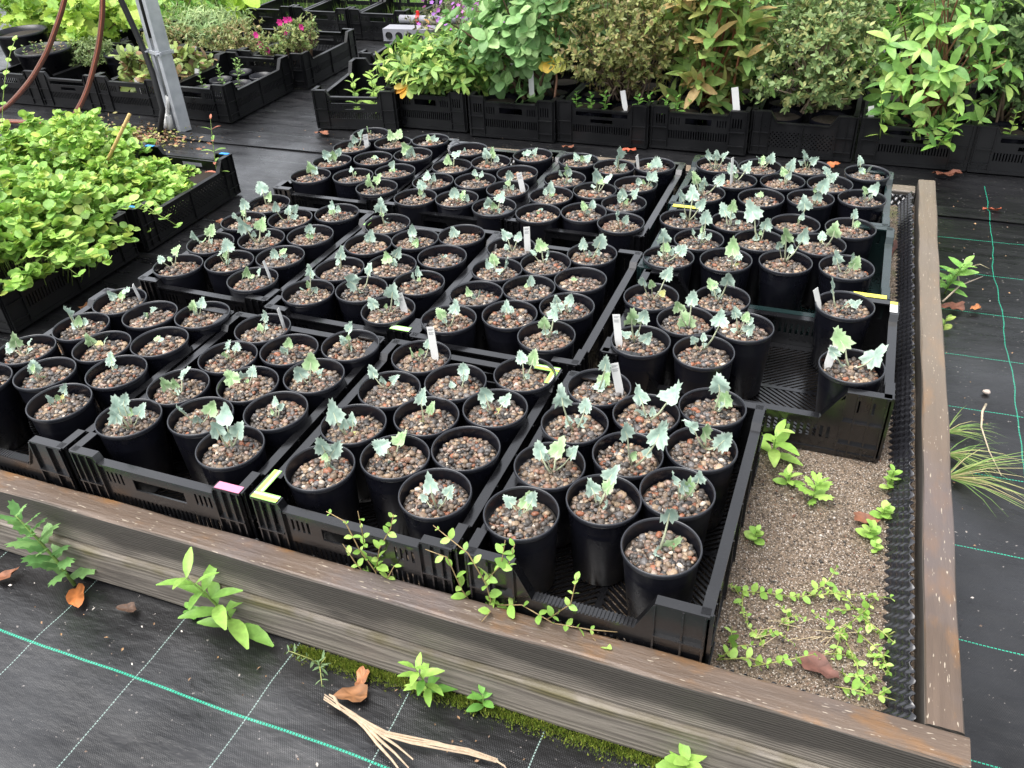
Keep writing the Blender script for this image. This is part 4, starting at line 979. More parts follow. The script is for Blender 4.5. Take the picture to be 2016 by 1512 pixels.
bush('twiggy_shrub', 'loose shrub with small grey-green leaves on pale twigs', 'shrub', (-.45, 3.0, .12), (0, -.04, .29), (.31, .28, .30), 1050, 6, 'tiny', .028, [(.15, .22, .08), (.21, .29, .11), (.11, .17, .06), (.28, .29, .11)], 15, spread=1.0, stems=50, shell=.35, trunkc=(.36, .28, .20), stemr=.003)
bush('longleaf_shrub', 'pale green shrub with long drooping leaves on reddish stems', 'shrub', (.0, 2.96, .12), (-.02, -.06, .34), (.29, .26, .38), 135, 5, 'lance', .076, [(.20, .38, .09), (.27, .45, .11), (.14, .28, .08), (.34, .48, .13)], 16, nparts=130, spread=1.0, wid=1.25, droop=.45, stems=26, stemr=.004, trunkc=(.25, .12, .07))
bush('dense_shrub', 'tall dense dark green shrub with fine foliage on bare stems', 'shrub', (.36, 3.02, .12), (0, 0, .40), (.34, .32, .40), 1500, 6, 'tiny', .032, [(.10, .17, .065), (.15, .23, .09), (.20, .29, .11), (.08, .13, .05)], 17, spread=1.0, stems=40, shell=.3, trunkc=(.22, .16, .11), stemr=.004)
# twisted yellow leaves hanging on the broadleaf shrub's stem
t = thing('yellowing_sprig', 'cluster of large yellow leaves hanging from a bare brown stem', 'sprig', (-1.545, 2.76, .155))
mb = MB(); mb.tube([(0, 0, -.03), (.012, .02, .09), (.0, .03, .17), (.0, .05, .30)], [.006, .005, .005, .003], 6, (.22, .12, .075)); link('stem', mb.mesh('stem', MAT['bark'], True), t)
rg = np.random.default_rng(5)
for a in np.linspace(-1.9, .9, 6):
    o = link('leaf', template_mesh('obovate', np.array([(.55, .45, .06), (.48, .48, .10), (.60, .40, .05)][int(rg.integers(3))])), t)
    d = np.array([math.sin(a) * .8, -.55, -.62 + .2 * math.cos(a)]); d /= np.linalg.norm(d); sd, ax_, nr_ = basis(d[None], np.array([[0, -.8, .6]])); s = .085
    o.matrix_local = Matrix([[sd[0][i] * s * 1.2, ax_[0][i] * s, nr_[0][i] * s, (0, .025, .19)[i]] for i in range(3)] + [[0, 0, 0, 1]])
# orange leaves at the evergreen's front
t = thing('orange_leaf_cluster', 'rosette of orange and lime leaves at the foot of the evergreen shrub', 'sprig', (-2.235, 2.69, .20))
for a, c_ in zip(np.linspace(-1.5, 1.6, 6), [(.45, .33, .05), (.65, .30, .03), (.70, .38, .04), (.30, .40, .09), (.24, .38, .09), (.22, .34, .08)]):
    o = link('leaf', template_mesh('obovate', np.array(c_)), t); d = np.array([math.sin(a), -.5, -.55 * math.cos(a) + .05]); d /= np.linalg.norm(d)
    sd, ax_, nr_ = basis(d[None], np.array([[0, -.7, .7]])); s = .066
    o.matrix_local = Matrix([[sd[0][i] * s, ax_[0][i] * s, nr_[0][i] * s, 0] for i in range(3)] + [[0, 0, 0, 1]])
# second and third row of shrubs
tb, P_, rg = bush('flowering_shrub', 'greyish shrub topped with small purple flowers', 'shrub', (-2.27, 3.42, .1), (.0, 0, .20), (.25, .25, .19), 420, 5, 'tiny', .024, [(.13, .13, .075), (.17, .16, .09), (.10, .12, .06)], 21, spread=1.0, stems=40, trunkc=(.22, .15, .11))
fm = MB()
for k in range(130):
    a = rg.uniform(0, 6.28); r_ = .24 * math.sqrt(rg.uniform()); c = Vector((r_ * math.cos(a) + .03, r_ * math.sin(a), .25 + .14 * math.sqrt(max(0, 1 - (r_ / .27) ** 2)) + rg.normal(0, .02)))
    if rg.uniform() < .25: c.y -= .05; c.z -= .08
    nrm = Vector(rg.normal(0, .5, 3)) + Vector((0, -.5, .8)); nrm.normalize(); u = nrm.orthogonal().normalized(); v_ = nrm.cross(u); cc = (.46 * rg.uniform(.8, 1.2), .16, .55 * rg.uniform(.8, 1.1))
    for j in range(5):
        b_ = 6.283 * j / 5; d = u * math.cos(b_) + v_ * math.sin(b_); e = nrm.cross(d)
        fm.add([c, c + d * .007 + e * .005 + nrm * .002, c + d * .013 + nrm * .003, c + d * .007 - e * .005 + nrm * .002], [(0, 1, 2, 3)], cc)
link('flowers', fm.mesh('flowers', MAT['petal']), tb, kind='stuff')
SECOND = [(-1.80, 3.62, .44, 'round', .045, [(.20, .34, .12), (.27, .42, .14)], 'fresh green round-leaved shrub behind the broad-leaved one'),
          (-1.36, 3.70, .50, 'tiny', .030, [(.17, .19, .08), (.22, .24, .10)], 'olive fine-leaved shrub behind the clipped bush'),
          (-.93, 3.72, .55, 'oval', .055, [(.12, .26, .07), (.18, .34, .09)], 'mid green oval-leaved shrub behind the rhododendron'),
          (-.45, 3.72, .60, 'tiny', .032, [(.22, .30, .11), (.16, .22, .08)], 'grey-lime fine-leaved shrub behind the twiggy one'),
          (.02, 3.75, .62, 'oval', .045, [(.24, .34, .13), (.18, .28, .10)], 'pale feathery shrub behind the long-leaved one'),
          (.52, 3.80, .70, 'tiny', .032, [(.14, .22, .09), (.10, .16, .07)], 'dark fine-leaved shrub at the back of the crates')]
for i, (x, y, h, tp, ln, cs, lb) in enumerate(SECOND):
    bush('background_shrub', lb, 'shrub', (x, y, .1), (0, 0, h * .52), (.36, .30, h * .56), 800 if tp == 'tiny' else 330, 6, tp, ln, cs, 30 + i, spread=1.0, stems=18, shell=.35)
THIRD = [(-2.05, 4.35, 'lime weeping shrub in the rear row beyond the flowers', (.30, .44, .12)), (-1.45, 4.42, 'yellow-green shrub in the rear row', (.32, .42, .10)), (-.85, 4.40, 'bright green shrub in the rear row', (.22, .40, .10)), (-.25, 4.45, 'soft green shrub in the rear row', (.24, .36, .14)), (.35, 4.50, 'greyish green shrub in the rear row', (.18, .27, .12)), (.95, 4.5, 'deep green shrub at the end of the rear row', (.11, .19, .08))]
for i, (x, y, lb, c_) in enumerate(THIRD):
    bush('background_shrub', lb, 'shrub', (x, y, 0), (0, 0, .42), (.42, .34, .46), 420, 6, 'oval', .052, [c_, tuple(q * .7 for q in c_)], 50 + i, spread=1.0, stems=14, shell=.4)
# small leafy sprouts along the crate edges
def sprout(x, y, z, h, n_, ln, cols, seed, label, tpl='oval', name='sprout', cat='seedling', group=None, lean=(0, 0), wid=1.0, pairs=True, stemc=(.22, .32, .09), droop=0.0, stemr=.0016):
    rg = np.random.default_rng(seed); t = thing(name, label, cat, (x, y, z), 0, group)
    top = Vector((lean[0], lean[1], h)); q = lambda s: Vector((lean[0] * s ** 1.3, lean[1] * s ** 1.3, h * s))
    mb = MB(); mb.tube([q(0) - Vector((0, 0, .004)), q(.35), q(.7), q(1)], [stemr * 1.3, stemr, stemr * .8, stemr * .4], 5, stemc); link('stem', mb.mesh('stem', MAT['green'], True), t)
    a = rg.uniform(0, 6.28)
    for i in range(n_):
        s = .12 + .88 * (i // 2 if pairs else i) / max(1, (n_ - 1) // 2 if pairs else n_ - 1)
        th_ = a + (math.pi * (i % 2) + (i // 2) * 1.57 if pairs else i * 2.4) + rg.normal(0, .25)
        up = .25 + .6 * s; d = np.array([math.cos(th_), math.sin(th_), up - droop])
        c_ = np.array(cols[int(rg.integers(len(cols)))], float)
        o = link('leaf', template_mesh(tpl, c_), t); L_ = ln * (1.1 - .45 * s) * rg.uniform(.8, 1.15)
        sd, ax_, nr_ = basis(d[None], np.array([[0, 0, 1.0]]) - d[None] * .2 + rg.normal(0, .15, (1, 3))); p_ = q(s)
        o.matrix_local = Matrix([[sd[0][k] * L_ * wid, ax_[0][k] * L_, nr_[0][k] * L_, p_[k]] for k in range(3)] + [[0, 0, 0, 1]])
    return t
YG = [(.26, .40, .08), (.32, .46, .10), (.20, .34, .07)]; FG = [(.14, .32, .06), (.20, .40, .08), (.11, .26, .05)]
for i, (x, y) in enumerate([(-1.43, 2.74), (-1.36, 2.73), (-1.30, 2.75), (-1.15, 2.74), (-1.11, 2.77), (-1.03, 2.75), (-.99, 2.77)]):
    sprout(x, y, .13, .075, 10, .034, FG, 300 + i, 'small fresh green sprout at the rim of the clipped bush and rhododendron crates', group='green sprouts along the crate rims')
for i, (x, y) in enumerate([(-2.60, 2.80), (-2.52, 2.87), (-2.48, 2.78), (-2.44, 2.92)]):
    sprout(x, y, .012, .17 + .02 * i, 13, .062, YG, 320 + i, 'yellow-green seedling in the open crate at the aisle', group='seedlings in the open crate')
for i, (x, y, h) in enumerate([(-.16, 2.74, .20), (.09, 2.72, .15), (.05, 2.70, .10)]):
    sprout(x, y, .10, h, 9, .065, FG + YG, 330 + i, 'leafy shoot hanging over the front of the long-leaved shrub crate', 'lance', 'leafy_shoot', 'shoot', 'shoots over the crate front', lean=(.03 * (i - 1), -.07), wid=1.5, droop=.3, stemr=.0025)
for i, (x, y) in enumerate([(.30, 2.80), (.36, 2.79), (.43, 2.8)]):
    sprout(x, y, .12, .10, 10, .035, YG, 340 + i, 'yellow-green sprout at the rim of the dense shrub crate', group='sprouts by the dense shrub')
def stake(x, y, z, rot, label, h=.11, w_=.011, group='white markers among the shrubs'):
    t = thing('plant_marker', label, 'label', (x, y, z), rot, group); t.rotation_euler = (R(-8), R(random.uniform(-12, 12)), rot)
    mb = MB(); q = [(-.002, 0), (.002, 0), (w_, .03), (w_, h), (-w_, h), (-w_, .03)]
    mb.add([(a, -.0005, b_) for a, b_ in q] + [(a, .0005, b_) for a, b_ in q], [(0, 1, 2, 3, 4, 5), (11, 10, 9, 8, 7, 6)] + [(j, j + 6, (j + 1) % 6 + 6, (j + 1) % 6) for j in range(6)])
    link('blade', mb.mesh('blade', MAT['white']), t)
stake(-1.20, 2.73, .13, .3, 'white marker among sprouts below the clipped bush', .10); stake(-.73, 2.77, .13, .2, 'white marker beside the rhododendron stems', .13, .014)
stake(-1.67, 2.82, .13, .2, 'white marker below the broad-leaved shrub', .14, .012); stake(-2.14, 3.18, .14, .2, 'white marker below the purple flowers', .22, .013); stake(-.20, 2.77, .13, .2, 'white marker between lattice crate and long-leaved shrub', .09)
# grey trough and pipe
t = thing('grey_trough', 'grey plastic trough with a row of round holes beyond the aisle', 'trough', (-2.62, 3.52, .19), R(4))
mb = MB(); mb.box(-.16, .16, -.05, .05, 0, .065); link('body', mb.mesh('body', MAT['grey']), t)
for i in range(5):
    mb = MB(); mb.lathe([(.0001, 0), (.017, 0), (.019, .003), (.021, 0)], 16)
    o = link('hole', mb.mesh('hole', MAT['cable']), t, (-.125 + .06 * i, -.0505, .030)); o.rotation_euler = (R(90), 0, 0)
t = thing('trough_crate', 'black crate turned over as a stand under the grey trough', 'crate', (-2.62, 3.52, .003), R(4))
for nm, me in tray_meshes('panelhandle0.182', .405, .565, .182, 'panel', 'panel', MAT['crate']): link(nm, me, t)
t = thing('grey_pipe', 'grey drain pipe with a red clip lying behind the trough', 'pipe', (-2.55, 3.64, .27), R(4))
mb = MB(); mb.tube([(-.20, 0, 0), (.30, 0, 0)], .022, 14); link('tube', mb.mesh('tube', MAT['grey'], True), t)
mb = MB(); mb.tube([(-.10, 0, 0), (-.08, 0, 0)], .026, 12); mb.box(-.098, -.082, -.006, .006, .02, .045); link('clip', mb.mesh('clip', MAT['red']), t)
sprout(-2.50, 3.46, .25, .10, 14, .035, [(.40, .34, .10), (.30, .32, .10), (.46, .26, .10)], 350, 'pinkish yellow sprig trailing over the grey trough', name='sprig', cat='sprig', lean=(.05, -.03))

# ------------------------------------------------------------------ left block of crates around the steel post
LC = [(-4.81, 2.54, 'handle', 'holding the biggest round pots'), (-4.40, 2.54, 'hook', 'standing mostly empty beside the big pots'), (-3.99, 2.54, 'handle', 'with leafy young rhododendrons behind the post'), (-3.58, 2.54, 'handle', 'with small sapling pots at the aisle corner'),
      (-3.515, 3.14, 'handle', 'with pink-flowered azaleas at the aisle'), (-3.93, 3.14, 'handle', 'with olive azaleas next to the pink ones'), (-4.345, 3.14, 'handle', 'with olive azaleas next to the metal marker'),
      (-4.27, 4.18, 'handle', 'below the huge lime leaves'), (-3.845, 4.18, 'handle', 'empty in front of the lawn, next to the lime leaves'), (-3.42, 4.18, 'handle', 'empty in front of the lawn, at the aisle end'), (-4.76, 3.14, 'handle', 'under the lobed lime foliage')]
for x, y, st, lb in LC: crate(x, y, st, 'black crate ' + lb, group='black crates around the steel post')
def round_pot(x, y, rs, h, label, group=None, soil=True):
    t = thing('nursery_pot', label, 'pot', (x, y, .0125), 0, group)
    mb = MB(); s = rs / .0672
    mb.lathe([(.002, .002), (.050 * s, 0), (.0638 * s, h - .02), (.0672 * s, h - .018), (.0672 * s, h), (.0640 * s, h), (.0615 * s, h - .05)], 36); link('pot', mb.mesh('pot', MAT['pot'], True), t)
    if soil: mb = MB(); mb.lathe([(.0004, h - .022), (.05 * s, h - .024), (.0618 * s, h - .030)], 28); link('soil', mb.mesh('soil', MAT['soil'], True), t)
    return t
round_pot(-4.58, 2.80, .15, .22, 'big round black pot of weedy soil beside the hose'); round_pot(-5.0, 3.05, .15, .24, 'largest black pot behind the weedy one'); round_pot(-4.22, 2.98, .085, .17, 'smaller black pot behind the hose'); round_pot(-4.36, 3.12, .075, .16, 'black pot under the lobed lime leaves')
for i, (x, y, r_) in enumerate([(-3.27, 2.66, .06), (-3.30, 2.82, .062), (-3.27, 2.97, .062), (-3.44, 2.70, .06), (-3.45, 2.86, .06), (-3.43, 3.01, .06)]):
    round_pot(x, y, r_, .10, 'small black sapling pot in the aisle corner crate', 'sapling pots in the corner crate')
    if i != 2: sprout(x, y, .09, .09 + .05 * (i in (1, 3)), 14, .026, [(.14, .26, .06), (.20, .32, .09)], 400 + i, 'upright green sapling in a small pot in the corner crate', name='sapling', cat='sapling', group='saplings in the corner crate', pairs=False)
OL = [(.18, .21, .07), (.25, .27, .10), (.14, .18, .06), (.28, .22, .10)]
RH = [(.17, .22, .08), (.22, .30, .09), (.26, .17, .09), (.30, .38, .11)]
for i, (x, y) in enumerate([(-3.88, 2.72), (-3.72, 2.70), (-3.86, 2.92), (-3.70, 2.94)]):
    bush('young_rhododendron', 'young rhododendron with whorled leaves behind the steel post', 'shrub', (x, y, .02), (0, 0, .14), (.11, .11, .10), 28, 7, 'obovate', .064, RH, 420 + i, nparts=40, stems=6, group='young rhododendrons behind the post')
for i, (x, y) in enumerate([(-4.24, 3.35), (-4.05, 3.30), (-3.80, 3.36), (-3.65, 3.34), (-3.80, 3.58), (-4.15, 3.58)]):
    bush('olive_azalea', 'low olive azalea in the crates beyond the post, ' + ['by the metal marker', 'second from the marker', 'beside the pink ones, crate front', 'touching the pink ones', 'back by the pink ones', 'back by the marker'][i], 'shrub', (x, y, .02), (0, 0, .15), (.13, .13, .09), 120, 6, 'tiny', .024, OL, 440 + i, stems=12, group='olive azaleas in crates')
for i, (x, y, h) in enumerate([(-3.36, 3.24, .15), (-3.28, 3.46, .20), (-3.42, 3.52, .15)]):
    t, P_, rg = bush('pink_azalea', 'small azalea with bright pink flowers in the aisle crate, ' + ['timber end', 'tallest, at the aisle side', 'at the back'][i], 'shrub', (x, y, .02), (0, 0, h), (.09, .09, h * .55), 110, 6, 'tiny', .024, OL[:2] + [(.17, .26, .08)], 460 + i, stems=10, group='pink azaleas in the aisle crate')
    for k in range(3):
        fb = MB(); c = Vector((rg.uniform(-.08, .05), -.05, h * 1.3 + rg.uniform(-.04, .05)))
        for j in range(6):
            b_ = 1.047 * j; d = Vector((math.cos(b_), -.4, math.sin(b_))); e = Vector((-math.sin(b_), 0, math.cos(b_)))
            fb.add([c, c + d * .011 + e * .008, c + d * .021, c + d * .011 - e * .008], [(0, 1, 2, 3)], (.75, .05, .32))
        link('flower', fb.mesh('flower', MAT['petal']), t)
for i, (x, y) in enumerate([(-3.62, 2.66), (-3.80, 2.62), (-3.60, 2.84), (-3.68, 3.0), (-3.46, 3.17), (-3.94, 3.25)]): stake(x, y, .06, .5, 'white marker among the young rhododendrons behind the post', .10, .012, 'white markers behind the post')
for i in range(9):
    a_ = i * 2.4; sprout(-4.58 + .10 * math.cos(a_) * (i / 9 + .2), 2.80 + .10 * math.sin(a_) * (i / 9 + .2), .19, .06 + .01 * (i % 3), 10, .022, [(.20, .28, .09), (.14, .22, .07), (.34, .26, .12)], 480 + i, 'small weed growing on the soil of the big pot beside the hose', group='weeds in the big pot', name='weed_seedling', cat='weed')
LIME = [(.36, .50, .08), (.28, .44, .08), (.42, .52, .12), (.22, .36, .08)]
TPL['lobed'] = lobed_template()
LB = [(-5.25, 3.45, .34, 'lobed', .085, LIME, 'lobed lime-leaved plant at the outer end of the post crates'), (-4.78, 3.40, .32, 'lobed', .085, LIME, 'lobed lime-leaved plant behind the hoses'), (-4.45, 3.78, .30, 'oval', .05, FG + YG, 'soft green shrub between the hoses and the post'), (-5.0, 4.05, .40, 'oval', .05, YG, 'yellow-green shrub in the far outer crates'), (-5.5, 2.95, .34, 'tiny', .035, LIME, 'feathery lime shrub beside the largest pot'),
      (-4.10, 3.62, .22, 'narrow', .06, [(.20, .30, .12), (.28, .36, .15)], 'fine grassy perennial behind the post'), (-5.6, 4.2, .45, 'round', .06, FG, 'fresh green round-leaved shrub in the far outer corner'), (-4.7, 4.45, .34, 'oval', .06, LIME, 'lime perennial at the lawn edge'), (-4.40, 2.95, .16, 'tiny', .022, [(.17, .22, .08), (.12, .18, .06)], 'low weeds growing on the soil of the big round pot')]
for i, (x, y, h, tp, ln, cs, lb) in enumerate(LB):
    r_ = .30 if h > .2 else .14
    bush('perennial', lb, 'plant', (x, y, .1), (0, 0, h * .52), (r_, r_ * .9, h * .52), 260 if tp in ('tiny', 'narrow') else 120, 5, tp, ln, cs, 70 + i, nparts=50 if tp == 'lobed' else 0, spread=1.1, stems=16, shell=.3)
t, P_, rg = bush('giant_leaf_plant', 'plant with huge drooping lime leaves above the far crates', 'plant', (-4.22, 4.02, .1), (0, 0, .22), (.20, .12, .12), 5, 3, 'oval', .20, [(.36, .54, .06), (.44, .60, .08)], 90, nparts=18, wid=1.5, droop=.6, stems=6, stemr=.005, trunkc=(.3, .4, .1))
# sticks out of the lawn: grass beyond the fabric
rg = np.random.default_rng(3); N_ = 16000
gx = rg.uniform(-7, -1.5, N_); gy = 4.60 + rg.uniform(0, 1, N_) ** 1.5 * 3.2; hh = rg.uniform(.05, .16, N_); a = rg.uniform(0, 6.28, N_)
b0 = np.stack([gx, gy, np.full(N_, -.02)], 1); sd = np.stack([np.cos(a), np.sin(a), a * 0], 1) * .003; tip = b0 + np.stack([rg.normal(0, .03, N_), rg.normal(0, .03, N_), hh], 1)
V = np.stack([b0 - sd, b0 + sd, tip], 1).reshape(-1, 3); gc = np.array([(.16, .30, .05), (.22, .38, .07), (.10, .22, .04), (.30, .38, .12)])[rg.integers(4, size=N_)]
o = link('lawn_grass', npmesh('lawn_grass', V, np.arange(3 * N_).reshape(-1, 3), np.repeat(gc, 3, 0), MAT['green'])); o['kind'] = 'stuff'; tag(o, 'bright green lawn grass beyond the ground fabric', 'grass')
# steel post, cable, conduit
post = thing('steel_post', 'grey galvanised steel post with grooves, clamp and conduit', 'post', (-3.375, 2.40, 0), R(-20))
mb = MB()
sec = [(-.047, -.030), (-.016, -.030), (-.016, -.020), (.016, -.020), (.016, -.030), (.047, -.030), (.047, .030), (-.047, .030)]
mb.add([(x, y, z) for z in (0, 2.4) for x, y in sec], [tuple(range(8))[::-1], tuple(range(8, 16))] + [(i, (i + 1) % 8, (i + 1) % 8 + 8, i + 8) for i in range(8)])
link('column', mb.mesh('column', MAT['steel']), post)
mb = MB(); mb.tube([(0, -.022, .16), (0, -.022, 2.35)], .008, 10); link('rod', mb.mesh('rod', MAT['steel'], True), post)
mb = MB(); mb.tube([(0, -.024, .44), (0, -.024, .9)], .012, 10); link('sleeve', mb.mesh('sleeve', MAT['cable'], True), post)
mb = MB(); mb.box(-.062, .062, -.036, -.028, .365, .380); mb.box(-.062, .062, .028, .036, .365, .380); mb.box(-.075, -.040, -.036, .036, .365, .380); mb.box(.040, .050, -.036, .036, .365, .380)
for x in (-.055, .045): mb.tube([(x, -.05, .3725), (x, -.02, .3725)], .006, 8)
link('clamp', mb.mesh('clamp', MAT['steel']), post)
mb = MB(); mb.tube([(0, -.024, .17), (-.004, -.030, .13), (-.016, -.036, .10), (-.022, -.04, .06)], .010, 10); mb.box(-.052, .0, -.062, -.032, .012, .08); link('conduit', mb.mesh('conduit', MAT['white'], True), post)
cb = thing('black_cable', 'thick black cable running down beside the steel post', 'cable', (-3.40, 2.33, 0))
mb = MB(); mb.tube([(-.05, .0, .004), (-.02, -.02, .03), (.01, 0, .12), (-.02, .03, .28), (-.05, .05, .37), (-.09, .06, .50), (-.14, .06, .70), (-.30, .06, 1.3)], .014, 10); link('sheath', mb.mesh('sheath', MAT['cable'], True), cb)
# brown hoses hanging from above
def hose(name, pts, label):
    t = thing(name, label, 'hose', (0, 0, 0)); P_ = [Vector(q) for q in pts]; sm = []
    for i in range(len(P_) - 1):
        p0, p1, p2, p3 = P_[max(i - 1, 0)], P_[i], P_[i + 1], P_[min(i + 2, len(P_) - 1)]
        for k in range(6):
            s = k / 6; sm.append(.5 * ((2 * p1) + (-p0 + p2) * s + (2 * p0 - 5 * p1 + 4 * p2 - p3) * s * s + (-p0 + 3 * p1 - 3 * p2 + p3) * s ** 3))
    sm.append(P_[-1]); mb = MB(); mb.tube(sm, .0125, 12); link('tube', mb.mesh('tube', MAT['hose'], True), t)
    mb = MB(); mb.tube([q + Vector((.007, -.0095, .002)) for q in sm], .003, 6); link('stripe', mb.mesh('stripe', MAT['hose_stripe'], True), t)
hose('brown_hose', [(-3.40, 2.3, 1.15), (-3.47, 2.3, .82), (-3.533, 2.3, .614), (-3.599, 2.3, .48), (-3.673, 2.3, .363), (-3.798, 2.3, .2), (-3.922, 2.3, .079), (-4.02, 2.3, .018), (-4.3, 2.25, .016), (-4.8, 2.2, .016)], 'brown hose hanging down nearer the steel post and bending onto the fabric')
hose('brown_hose', [(-3.40, 2.26, 1.15), (-3.62, 2.3, .80), (-3.761, 2.3, .608), (-3.86, 2.3, .493), (-4.005, 2.3, .346), (-4.209, 2.3, .187), (-4.462, 2.3, .045), (-4.7, 2.3, .016), (-5.1, 2.3, .016)], 'brown hose hanging in a slanted curve past the big pots')
t = thing('metal_marker', 'grey metal T-shaped marker standing in the crates', 'marker', (-4.20, 3.28, 0), R(-15))
mb = MB(); mb.box(-.010, .010, -.002, .002, 0, .30); link('stem', mb.mesh('stem', MAT['steel']), t); mb = MB(); mb.box(-.07, .07, -.012, .012, .30, .315); link('bar', mb.mesh('bar', MAT['steel']), t)
# litter at the foot of the post
mb = MB(); rg = np.random.default_rng(8)
for k in range(1000):
    c = Vector((rg.normal(0, .16), rg.normal(0, .09), rg.uniform(.002, .02))); d = Vector(rg.normal(0, 1, 3)); d.z *= .4; d.normalize(); e = d.orthogonal().normalized(); s = rg.uniform(.006, .016)
    mb.add([c - d * s, c + e * s * .4, c + d * s, c - e * s * .4], [(0, 1, 2, 3)], [(.24, .15, .08), (.30, .20, .10), (.22, .26, .05), (.34, .30, .10), (.28, .12, .06)][int(rg.integers(5))])
o = link('leaf_litter', mb.mesh('leaf_litter', MAT['dead']), None, (-3.52, 2.20, .004)); o['kind'] = 'stuff'; tag(o, 'brown and mossy litter at the foot of the post', 'litter')

# ------------------------------------------------------------------ trailing lime plants in the left crates
place = [(-3.005, 1.225, 'lattice', 'with blue-taped corners and lattice sides under the trailing plants'), (-3.02, .63, 'panel', 'with slotted sides under the nearer trailing plants'), (-3.43, 1.24, 'lattice', 'hidden below the lime foliage, outer one'), (-3.44, .64, 'panel', 'hidden below the lime foliage, outer near one')]
for x, y, st, lb in place:
    t = place_tray('plastic_crate', 'L' + st, .425, .565, .165, 'hook' if st == 'lattice' else 'handle', st, MAT['crate'], (x + .2125, y + .2825, .003), 0, 'black crate ' + lb, 'crate', 'crates under the trailing lime plants')
    if 'blue' in lb:
        for sx in (-1, 1):
            for sy in (-1, 1):
                mb = MB(); mb.box(sx * .188 - .020, sx * .188 + .020, sy * .270 - .008, sy * .270 + .008, .166, .167); link('tape', mb.mesh('tape', MAT['blue_tape']), t)
CL = np.array([(.26, .43, .08), (.31, .48, .10), (.22, .39, .08), (.36, .52, .13), (.18, .33, .07), (.38, .47, .10)])
def trailing(name, label, base, cen, rad, nst, seed, ln, nparts, wcut):
    """arching stems with pairs of round leaves"""
    rg = np.random.default_rng(seed); t = thing(name, label, 'plant', base, 0, 'trailing lime plants in the left crates')
    pos, ax, nr, lns = [], [], [], []; mb = MB()
    for k in range(nst):
        a = rg.uniform(0, 6.28); rr = math.sqrt(rg.uniform()); s0 = Vector((cen[0] + rad[0] * .75 * rr * math.cos(a), cen[1] + rad[1] * .75 * rr * math.sin(a), .02))
        dr = Vector((math.cos(a), math.sin(a), 0)) * rg.uniform(.02, .14) * (.4 + rr)
        hz = (cen[2] + rad[2] * math.sqrt(max(.08, 1 - rr * rr)) * rg.uniform(.55, 1.05))
        pts = [s0.lerp(s0 + dr, s) + Vector((0, 0, hz * (1 - (1 - s) ** 2) - .05 * s * s * rr)) for s in (0, .3, .55, .8, 1.0)]
        mb.tube(pts, [.0018, .0016, .0013, .001, .0006], 4, (.26, .36, .10))
        nn = int(rg.integers(9, 15)); az = rg.uniform(0, 6.28)
        for i in range(nn):
            s = .30 + .70 * i / nn; f_ = s * 4; j = min(3, int(f_)); p_ = pts[j].lerp(pts[j + 1], f_ - j)
            for sg in (0, math.pi):
                th_ = az + (i % 2) * .7 + sg + rg.normal(0, .3)
                d = np.array([math.cos(th_), math.sin(th_), rg.uniform(-.35, .9)]); pos.append(np.array(p_) + rg.normal(0, .003, 3)); ax.append(d); nr.append(np.array([0, -.15, 1]) + rg.normal(0, .55, 3)); lns.append(ln * rg.uniform(.5, 1.15))
    pos = np.array(pos); keep = pos[:, 0] < wcut - base[0]
    link('stems', mb.mesh('stems', MAT['green'], True), t)
    leaves(t, 'round', pos[keep], np.array(ax)[keep], np.array(nr)[keep], np.array(lns)[keep], CL, rg, nparts)
    return t
trailing('trailing_plant', 'mass of lime green round leaves in the blue-taped crate', (-2.84, 1.46, .02), (-.05, -.02, .03), (.24, .27, .16), 190, 501, .034, 260, -2.56)
trailing('trailing_plant', 'mass of lime green round leaves spilling from the nearer slotted crate', (-2.81, .92, .02), (0, 0, .08), (.31, .34, .26), 250, 502, .037, 290, -2.33)
trailing('trailing_plant', 'lime green foliage in the outer crate near the hoses', (-3.22, 1.52, .02), (0, 0, .08), (.28, .34, .24), 190, 503, .036, 160, -2.5)
trailing('trailing_plant', 'lime green foliage in the outer near crate', (-3.22, .92, .02), (0, 0, .10), (.30, .36, .30), 170, 504, .037, 120, -2.5)
# compost level in the left crates
for x, y, st, lb in place:
    mb = MB(); mb.box(x + .01, x + .415, y + .01, y + .555, .012, .085); o = link('compost', mb.mesh('compost', MAT['soil'])); tag(o, 'dark compost filling the crate ' + lb, 'compost', 'compost in the left crates')
